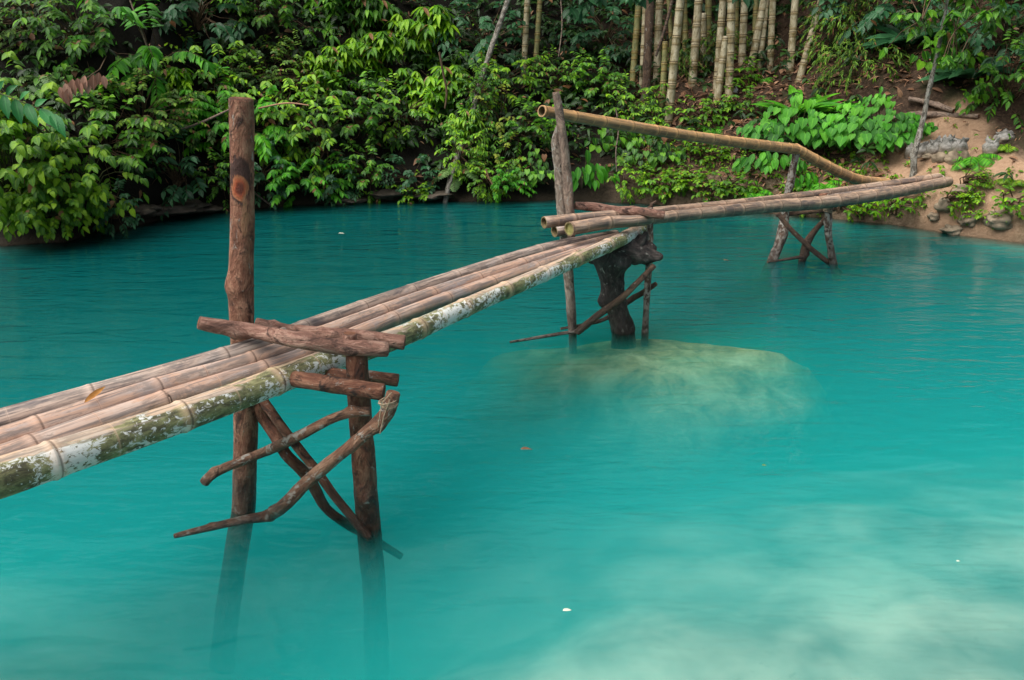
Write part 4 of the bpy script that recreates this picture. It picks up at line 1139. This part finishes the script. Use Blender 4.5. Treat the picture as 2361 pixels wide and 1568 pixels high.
for i, (tx, ty, bx, by, rp, mt, lb) in enumerate(CULMS):
    b = on_ground(bx, by); tp = at(tx, ty, b.y + .05); broken = ty > 0
    d = tp - b; d = d + V3((rnd.uniform(-.05, .05), rnd.uniform(-.05, .12), 0)) * d.length
    rr_ = mpp(b) * rp
    b0 = b - d.normalized() * .15
    end = tp if broken and ty > 20 else b + d.normalized() * 6.5
    n = 2 if broken and ty > 20 else 5
    P = [b0.lerp(end, k / n) + V3((.25 * (k / n) ** 2, -.35 * (k / n) ** 2, 0)) * (0 if n == 2 else 1) * .6 for k in range(n + 1)]
    # keep the lower, visible part straight
    mb = MB(); bamboo(mb, P, [rr_ * (1.06 - .35 * k / n) for k in range(n + 1)], .17 + .06 * rnd.random(), rnd.uniform(.05, .18), 14, 200 + i, (.15, False) if False else (False, .12 if n == 2 else False), ridge=.16, grow=1.06, step=.12)
    o = mb.build("bamboo", [M[mt], M["hollow"], M["hollow"]], None, origin=b)
    tag(o, lb, "bamboo", "bamboo stems on the slope")

# brown dead trunk in the clump
def trunk(name, pts, rpx, Y, mat, label, cat, seed, group=None, crown=None, step=.05, **kw):
    P = polyY(pts, Y); root = empty(name, P[0], label, cat, group)
    mb = MB(); log(mb, P, rads(P, rpx), seed=seed, step=step, **kw); o = mb.build("trunk", [M[mat], M["cut"]], root, origin=P[0])
    return root, P
b = on_ground(1488, 247)
trunk("dead_tree", [(1487, 262), (1488, 247), (1491, 170), (1495, 90), (1499, 0), (1501, -120)], [9, 9, 10, 10, 10, 10], b.y, "bark_dark", "peeling brown dead trunk among the left bamboo stems", "dead tree", 301, knots=6)

def crown_at(root, pts, mat, kind, ll, n, spread, seed, per=6):
    r = random.Random(seed); L = Leaves(); mb = MB(); o = root.location
    for c in pts:
        for i in range(n):
            q = rv(r, spread); p = c + q
            thin(mb, [c, c.lerp(p, .6) + V3((0, 0, .05)), p], [.006, .004, .002])
            a0 = r.random() * 6
            for k in range(per):
                a = a0 + 6.28 * k / per
                L.add(kind, p + rv(r, .03), V3((math.cos(a), math.sin(a), -.3 - .8 * r.random())), V3((0, -.4, .85)) + rv(r, .4), ll * r.uniform(.7, 1.2), 1.1)
    f = L.build("crown", M[mat], root); f.location = -o
    f = mb.build("branches", M["twig"], root); f.location = -o

# pale leaning tree rooted in the water's edge
w0 = on_z(1027, 466, 0)
root, P = trunk("leaning_tree", [(1024, 480), (1029, 455), (1041, 405), (1060, 345), (1080, 295), (1104, 200), (1135, 105), (1168, 10), (1205, -110)], [6, 6, 6.5, 6.5, 6.5, 6, 6, 5.5, 5], [w0.y, w0.y, w0.y + .08, w0.y + .3, w0.y + .55, w0.y + .8, w0.y + .95, w0.y + 1.05, w0.y + 1.1], "bark_mott2", "leaning tree with a pale mottled trunk rooted at the water edge", "tree", 302, knots=6, step=.04)
crown_at(root, [P[-1] + V3((x, y, z)) for x, y, z in ((0, 0, .3), (.5, 0, .5), (-.5, .2, .5), (0, -.3, .7))], "leaf_mid", "lance", .15, 14, .5, 5)

# leafy climbers on the leaning trunk
for (k, sc, key, lb) in ((3, .62, "shrub", "leafy climber wrapped round the lower half of the leaning trunk"), (4, .62, "whorl", "climber with hanging leaves round the middle of the leaning trunk"), (5, .55, "dark", "dark climber round the upper middle of the leaning trunk")):
    q = PR[key]; o = copy_tree(USED[key]); o.name = "climber"; o.location = P[k] + V3((0, -.06, -.12)); o.rotation_euler = (0, 0, rnd.uniform(-.6, .6)); o.scale = (sc * .8, sc * .8, sc)
    o["label"] = lb; o["category"] = "climber"; o["group"] = "climbers on the leaning trunk"

# slim mottled tree on the sand
b = on_ground(2106, 404)
root, P = trunk("slim_tree", [(2103, 415), (2107, 398), (2107, 365), (2113, 335), (2122, 300), (2133, 255), (2140, 215), (2153, 160), (2164, 110), (2176, 50), (2186, -20), (2190, -120)], [8.5, 7.5, 6.5, 7, 7, 6, 5.5, 5, 4.5, 4, 3.5, 3],
    [b.y, b.y, b.y, b.y + .03, b.y + .08, b.y + .12, b.y + .12, b.y + .12, b.y + .1, b.y + .05, b.y, b.y - .1], "bark_mott2", "slim crooked tree with a mottled pale trunk standing on the sand", "tree", 303, knots=8, step=.03, lump=.22)
crown_at(root, [P[-2] + V3((x, y, z)) for x, y, z in ((.05, -.15, -.35), (-.25, -.1, -.25), (.3, -.1, -.3), (.05, -.1, .0), (.45, -.1, .1), (-.3, .1, .25), (.3, .2, -.1), (.0, 0, .5), (.7, .1, .3))], "leaf_deep", "ellip", .10, 12, .28, 6, 7)

# leaves hanging in from above
for (px, py, Y, lb, sd) in ((1480, -25, 8.8, "cool green branch of hanging leaves above the brown trunk", 1), (1335, -30, 8.8, "cool green branch of hanging leaves above the slim stems", 2),
                            (1700, -60, 8.9, "small branch of hanging leaves above the whitest bamboo", 3)):
    c = at(px, py, Y); root = empty("hanging_branch", c, lb, "branch", "branches hanging in from above")
    crown_at(root, [c], "leaf_blue", "ellip", .15, 9, .20, 400 + sd, 5)
    mb = MB(); thin(mb, [c, c + V3((.05, .3, .5)), c + V3((.2, 1.2, 1.1)), c + V3((.3, 2.6, 1.7))], [.006, .009, .013, .018], 6)
    f = mb.build("bough", M["bark_dark"], root); f.location = -c

# ------------------------------------------------------------------ twigs, vines and logs
def twig(name, pts, rpx, Y, mat, label, cat, group=None):
    P = polyY(pts, Y); mb = MB(); Q, R = catmull(P, rads(P, rpx), .04); thin(mb, Q, R, 6)
    return tag(mb.build(name, M[mat], None, origin=P[0]), label, cat, group)
G = "thin vines and twigs on the bank"
def gy(px, py, o=-.35): return on_ground(px, py).y + o
twig("vine", [(1013, 120), (1022, 170), (1030, 210), (1026, 250)], [3, 3, 3, 2], 8.9, "twig", "brown twig hanging in front of the bright whorled tree", "vine", G)
twig("vine", [(300, 0), (318, 50), (340, 110), (355, 150)], [2, 2, 2, 2], 9.2, "bark_grey", "thin grey vine across the upper left shrubs", "vine", G)
twig("dead_branch", [(420, 298), (470, 280), (530, 252)], [2.5, 3, 2], 9.0, "bark_grey", "thin grey dead branch left of the tall post", "branch", G)
twig("dead_branch", [(580, 440), (620, 470), (652, 497)], [2, 2, 1.5], 9.2, "bark_grey", "thin dead branch dipping into the water right of the tall post", "branch", G)
twig("dead_branch", [(596, 250), (660, 238), (712, 243)], [2, 2, 1.5], 9.0, "leaf_dry", "dry reddish branch right of the top of the tall post", "branch", G)
twig("vine", [(1420, 250), (1426, 300), (1420, 350), (1422, 395)], [1.6, 1.6, 1.6, 1.5], 8.9, "bark_grey", "pale vine hanging behind the handrail", "vine", G)
twig("vine", [(1293, 0), (1296, 60), (1288, 130)], [1.5, 1.5, 1.2], 9.6, "bark_grey", "thin vine hanging in the dark left of the bamboo", "vine", G)
twig("vine", [(1120, 390), (1127, 410), (1135, 425)], [2, 2, 1.5], 8.9, "leaf_dry", "short brown twig hanging below the yellowish vine", "vine", G)
twig("dead_branch", [(1555, -20), (1535, 60), (1512, 130)], [4, 4, 3], 9.4, "bark_dark", "dark slanting dead branch left of the front bamboo stem", "branch", G)
twig("vine", [(150, 60), (158, 120), (150, 190)], [1.6, 1.6, 1.4], 9.0, "bark_grey", "thin hanging vine at far upper left", "vine", G)

def lg2(name, pts, rpx, mat, label, seed, lift=.03):
    P = [on_ground(x, y) + V3((0, 0, lift)) for x, y in pts]; mb = MB(); log(mb, P, rads(P, rpx), seed=seed, knots=3, seg=12, step=.04)
    return tag(mb.build(name, [M[mat], M["cut"]], None, origin=P[0]), label, "log", "logs lying above the sand")
lg2("fallen_log", [(2010, 292), (2080, 278), (2150, 272), (2255, 276)], [7, 7, 7, 5], "bark_grey", "long fallen log lying across the top of the sand", 311)
lg2("fallen_log", [(2092, 248), (2140, 262), (2195, 277)], [6, 6, 5], "bark_grey", "shorter fallen log slanting down to the right onto the long one", 312, .08)
lg2("fallen_log", [(1940, 285), (1990, 290), (2040, 286)], [5, 5, 4], "bark_dark", "dark short log left of the sand behind the heart-leaved plants", 313)

# ------------------------------------------------------------------ sandbags, stones, litter
def sack(px, py, wpx, hpx, seed, label, lean=0):
    p = on_ground(px, py); m = mpp(p); w = wpx * m / 2; h = hpx * m; mb = MB(); rows = []; r = random.Random(seed)
    nv, nu = 12, 28
    for j in range(nv + 1):
        t = j / nv
        prof = .98 + .14 * math.sin(PI * t) - .30 * sst(.6, .85, t) + .26 * sst(.85, 1, t)
        row = []
        for i in range(nu):
            th = 2 * PI * i / nu
            k = prof * (1 + .24 * mnoise.noise(V3((math.cos(th) * 1.5 + seed, math.sin(th) * 1.5, t * 3))) + (.28 * math.sin(th * 5 + seed * 2.1 + 1.5 * math.sin(th * 2)) * max(0, t - .5)))
            z = t * h * (1 + (.55 * (t - .7) / .3 * mnoise.noise(V3((math.cos(th) * 1.6, math.sin(th) * 1.6, seed * 3.3))) if t > .7 else 0))
            row.append(mb.vert(p + V3((math.cos(th) * w * k + lean * z, math.sin(th) * w * .8 * k, z - .03)), (0, 0, t)))
        rows.append(row)
    for a, b in zip(rows[:-1], rows[1:]):
        for i in range(nu): mb.face((a[i], a[(i + 1) % nu], b[(i + 1) % nu], b[i]))
    inn = [mb.vert(V3(mb.v[i]).lerp(p + V3((lean * h, 0, h * .72)), .35), (0, 0, 1)) for i in rows[-1]]
    for i in range(nu): mb.face((rows[-1][i], rows[-1][(i + 1) % nu], inn[(i + 1) % nu], inn[i]))
    mb.face(tuple(inn))
    tag(mb.build("sandbag", M["sack"], None, origin=p), label, "sandbag", "sandbags edging the sand")
for e in ((2100, 362, 26, 36, 1, "leftmost sandbag, half hidden behind the slim trunk"), (2124, 356, 30, 30, 2, "sandbag just right of the slim trunk with a crumpled top", .1),
          (2151, 354, 34, 36, 3, "wide crumpled sandbag in the middle of the row", .15), (2181, 352, 32, 38, 4, "upright sandbag with a ruffled top above the round stones"),
          (2212, 350, 32, 34, 5, "sandbag beside the dark fern", -.05), (2283, 352, 32, 36, 6, "torn white sandbag right of the dark fern"), (2312, 322, 40, 22, 7, "flat whitish sandbag highest at the right", .2)): sack(*e)
def stone(px, py, rx, ry, seed, label, name="stone", mat="stone", amp=.3, group="stones on the right bank", cat="stone", flat=0, deep=.9, sink=.35):
    p = on_ground(px, py); m = mpp(p); c = p + V3((0, 0, ry * m * sink))
    tag(blob(c, rx * m, rx * m * deep, ry * m, seed, amp).build(name, M[mat], None, origin=c), label, cat, group)
for e in ((2141, 366, 14, 7, 11, "small flat stone right of the slim trunk"), (2165, 370, 17, 14, 12, "round stone below the middle sandbag"), (2196, 372, 17, 16, 13, "larger round stone below the upright sandbag"),
          (2075, 345, 14, 14, 14, "grey stone at the right edge of the heart-leaved plants"), (2222, 368, 12, 14, 15, "stone half hidden by the dark fern")): stone(*e)
for e in ((2222, 440, 22, 14, 21, "pale rock right of the end of the deck"), (2180, 478, 20, 18, 23, "shaded rock under the end of the deck"),
          (2235, 508, 24, 16, 24, "pale rock low on the right bank"), (2305, 505, 34, 20, 25, "largest pale rock at the right above the water"), (2155, 514, 16, 11, 26, "dark rock at the water edge under the deck"),
          (2195, 532, 22, 12, 32, "small wet stone at the water edge right of the deck shadow")):
    stone(*e, name="rock", amp=.55, group="pale rocks on the right bank", cat="rock", sink=-.25)
for e in ((400, 488, 85, 14, 41, "long dark rock ledge at the water edge left of the tall post"), (330, 495, 40, 14, 42, "dark rock at the left end of the ledge"), (470, 490, 40, 10, 43, "dark rock at the right end of the ledge"),
          (890, 452, 40, 12, 44, "dark rock at the water edge below the whorled trees"), (800, 468, 40, 8, 45, "low dark rock at the water edge right of the tall post"), (1000, 455, 45, 9, 46, "low dark rock at the water edge by the leaning tree")):
    stone(*e, name="rock", mat="rock_dark", amp=.5, group="dark rocks at the water edge", cat="rock") if "rock_dark" in M else None
def scrap(px, py, w, h, seed, label, mat="plastic"):
    p = on_ground(px, py); m = mpp(p); r = random.Random(seed); mb = MB(); g_ = []
    for j in range(6):
        for i in range(5):
            g_.append(mb.vert(p + V3(((i / 4 - .5) * w * m * (1 - .3 * abs(j / 5 - .4)) + r.uniform(-1, 1) * m * 2, -.03 + r.uniform(-.02, .02), (j / 5) * h * m + r.uniform(-1, 1) * m * 1.5)), (0, 0, 0)))
    for j in range(5):
        for i in range(4): a = j * 5 + i; mb.face((a, a + 1, a + 6, a + 5))
    tag(mb.build("plastic_scrap", M[mat], None, origin=p, smooth="all"), label, "litter", "litter on the slope")
scrap(1784, 303, 9, 24, 1, "white scrap of plastic on the brown slope below the bamboo"); scrap(1763, 296, 9, 12, 2, "smaller white scrap left of the larger one")
scrap(1694, 215, 9, 14, 3, "pinkish white scrap at the foot of the slanting bamboo"); scrap(1818, 338, 7, 18, 4, "narrow white scrap on the slope above the handrail")

# ------------------------------------------------------------------ uncountable cover
r = random.Random(99)
def terrain_leaf_mass(name, n, mats, xr, tr, kinds, ll, label_h=(0, .25), dens=None, flat=False):
    L = Leaves(); k = 0
    while k < n:
        x = r.uniform(*xr); t = r.uniform(*tr); y = float(np.interp(x, WX, WY)) + t
        if dens is not None and r.random() > dens(x, t): continue
        z = ground(x, y) + r.uniform(*label_h); k += 1
        kd = r.choice(kinds)
        if flat: L.add(kd, (x, y, z), V3((r.uniform(-1, 1), r.uniform(-1, 1), r.uniform(-.35, .35))), V3((0, -.3, 1)) + rv(r, .5), r.uniform(*ll), r.uniform(.7, 1.1))
        else:
            # small tufts of leaves so the cover reads as plants
            a0 = r.random() * 6.28; m = r.randint(3, 6)
            for q in range(m):
                a = a0 + 6.28 * q / m
                L.add(kd, V3((x, y, z)) + rv(r, .02), V3((math.cos(a), math.sin(a) - .3, r.uniform(-.9, .3))), V3((0, -.5, .8)) + rv(r, .4), r.uniform(*ll), 1.0)
    o = L.build(name, mats); return tag(o, kind="stuff")
def bare(x, t):     # bare places: sand, litter slope, pale rock edge
    if x > 3.9: return 1.0 if t > 2.3 else (.0 if x < 5.4 and t > .3 else (.8 if x > 5.7 else .15))
    if x > 1.9: return (.16 if t < 1.9 else .5)
    return 1.0 if t > .22 else .1
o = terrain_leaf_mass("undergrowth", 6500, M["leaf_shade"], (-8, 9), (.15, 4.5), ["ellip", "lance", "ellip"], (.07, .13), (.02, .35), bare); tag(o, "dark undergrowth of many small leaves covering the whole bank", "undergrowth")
o = terrain_leaf_mass("hillside_foliage", 7000, M["leaf_blue"], (-16, 17), (3.2, 11), ["ellip", "lance"], (.16, .30), (0, .8)); tag(o, "dark mass of forest leaves on the hillside behind the bank", "forest")
def litter_d(x, t):
    if x < 1.5: return .12
    if x > 3.9 and t < 2.0: return .08
    return 1.0 if t < 2.6 else .3
o = terrain_leaf_mass("leaf_litter", 8500, M["leaf_dry"], (-4, 7), (.12, 3.2), ["blade", "lance", "ellip", "blade"], (.05, .14), (.0, .03), litter_d, True); tag(o, "dry brown leaf litter scattered over the slope below the bamboo", "leaf litter")
def grass_d(x, t): return 1.0 if 1.4 < x < 3.9 and t < .8 else (.35 if x >= 3.9 and t < .5 else .05)
o = terrain_leaf_mass("ground_herbs", 900, M["leaf_lime"], (-3, 7), (.05, 2.2), ["tiny", "ellip"], (.03, .055), (.0, .06), grass_d); tag(o, "low bright green herbs growing along the right water edge", "ground cover")
# the forest canopy that closes over the bank
L = Leaves()
for cl in range(640):
    c = V3((r.uniform(-14, 15), r.uniform(11.4, 18), r.uniform(3.9, 15)))
    if c.y < 12 and c.z < 4.3: continue
    for k in range(34):
        q = rv(r, .75); a = r.random() * 6.28
        L.add("ellip", c + q, V3((math.cos(a), math.sin(a), r.uniform(-.8, .1))), V3((0, -.2, 1)) + rv(r, .5), r.uniform(.18, .34), 1.0)
o = L.build("forest_canopy", M["leaf_deep"]); tag(o, "dense leaf canopy of the forest rising behind the bamboo", "forest canopy", kind="stuff")


# ------------------------------------------------------------------ light and world
SUN = Vector((-.48, -.26, .84)).normalized()
wd = bpy.data.worlds.new("World"); scene.world = wd; wd.use_nodes = True
t = wd.node_tree; t.nodes.clear()
sky = t.nodes.new("ShaderNodeTexSky"); sky.sky_type = "NISHITA"; sky.sun_disc = False
sky.sun_elevation = math.asin(SUN.z); sky.sun_rotation = math.atan2(SUN.x, SUN.y)
sky.air_density = 1.0; sky.dust_density = 4.0; sky.ozone_density = 1.0
hs = t.nodes.new("ShaderNodeHueSaturation"); hs.inputs["Saturation"].default_value = .45
bg = t.nodes.new("ShaderNodeBackground"); bg.inputs[1].default_value = .15
ow = t.nodes.new("ShaderNodeOutputWorld")
t.links.new(sky.outputs[0], hs.inputs["Color"]); t.links.new(hs.outputs[0], bg.inputs[0]); t.links.new(bg.outputs[0], ow.inputs[0])
sl = bpy.data.lights.new("sun", "SUN"); sl.energy = 4.9; sl.angle = math.radians(55); sl.color = (1, .95, .87)
so = bpy.data.objects.new("sun", sl); col.objects.link(so)
so.rotation_euler = SUN.to_track_quat("Z", "Y").to_euler(); so.location = (-4, -4, 9)

scene.view_settings.view_transform = "Standard"; scene.view_settings.look = "None"; scene.view_settings.exposure = 0
cy = scene.cycles
cy.use_denoising = True
cy.max_bounces = 8; cy.diffuse_bounces = 3; cy.glossy_bounces = 3; cy.transmission_bounces = 4; cy.volume_bounces = 4; cy.transparent_max_bounces = 12
cy.caustics_reflective = False; cy.caustics_refractive = False
cy.sample_clamp_indirect = 6
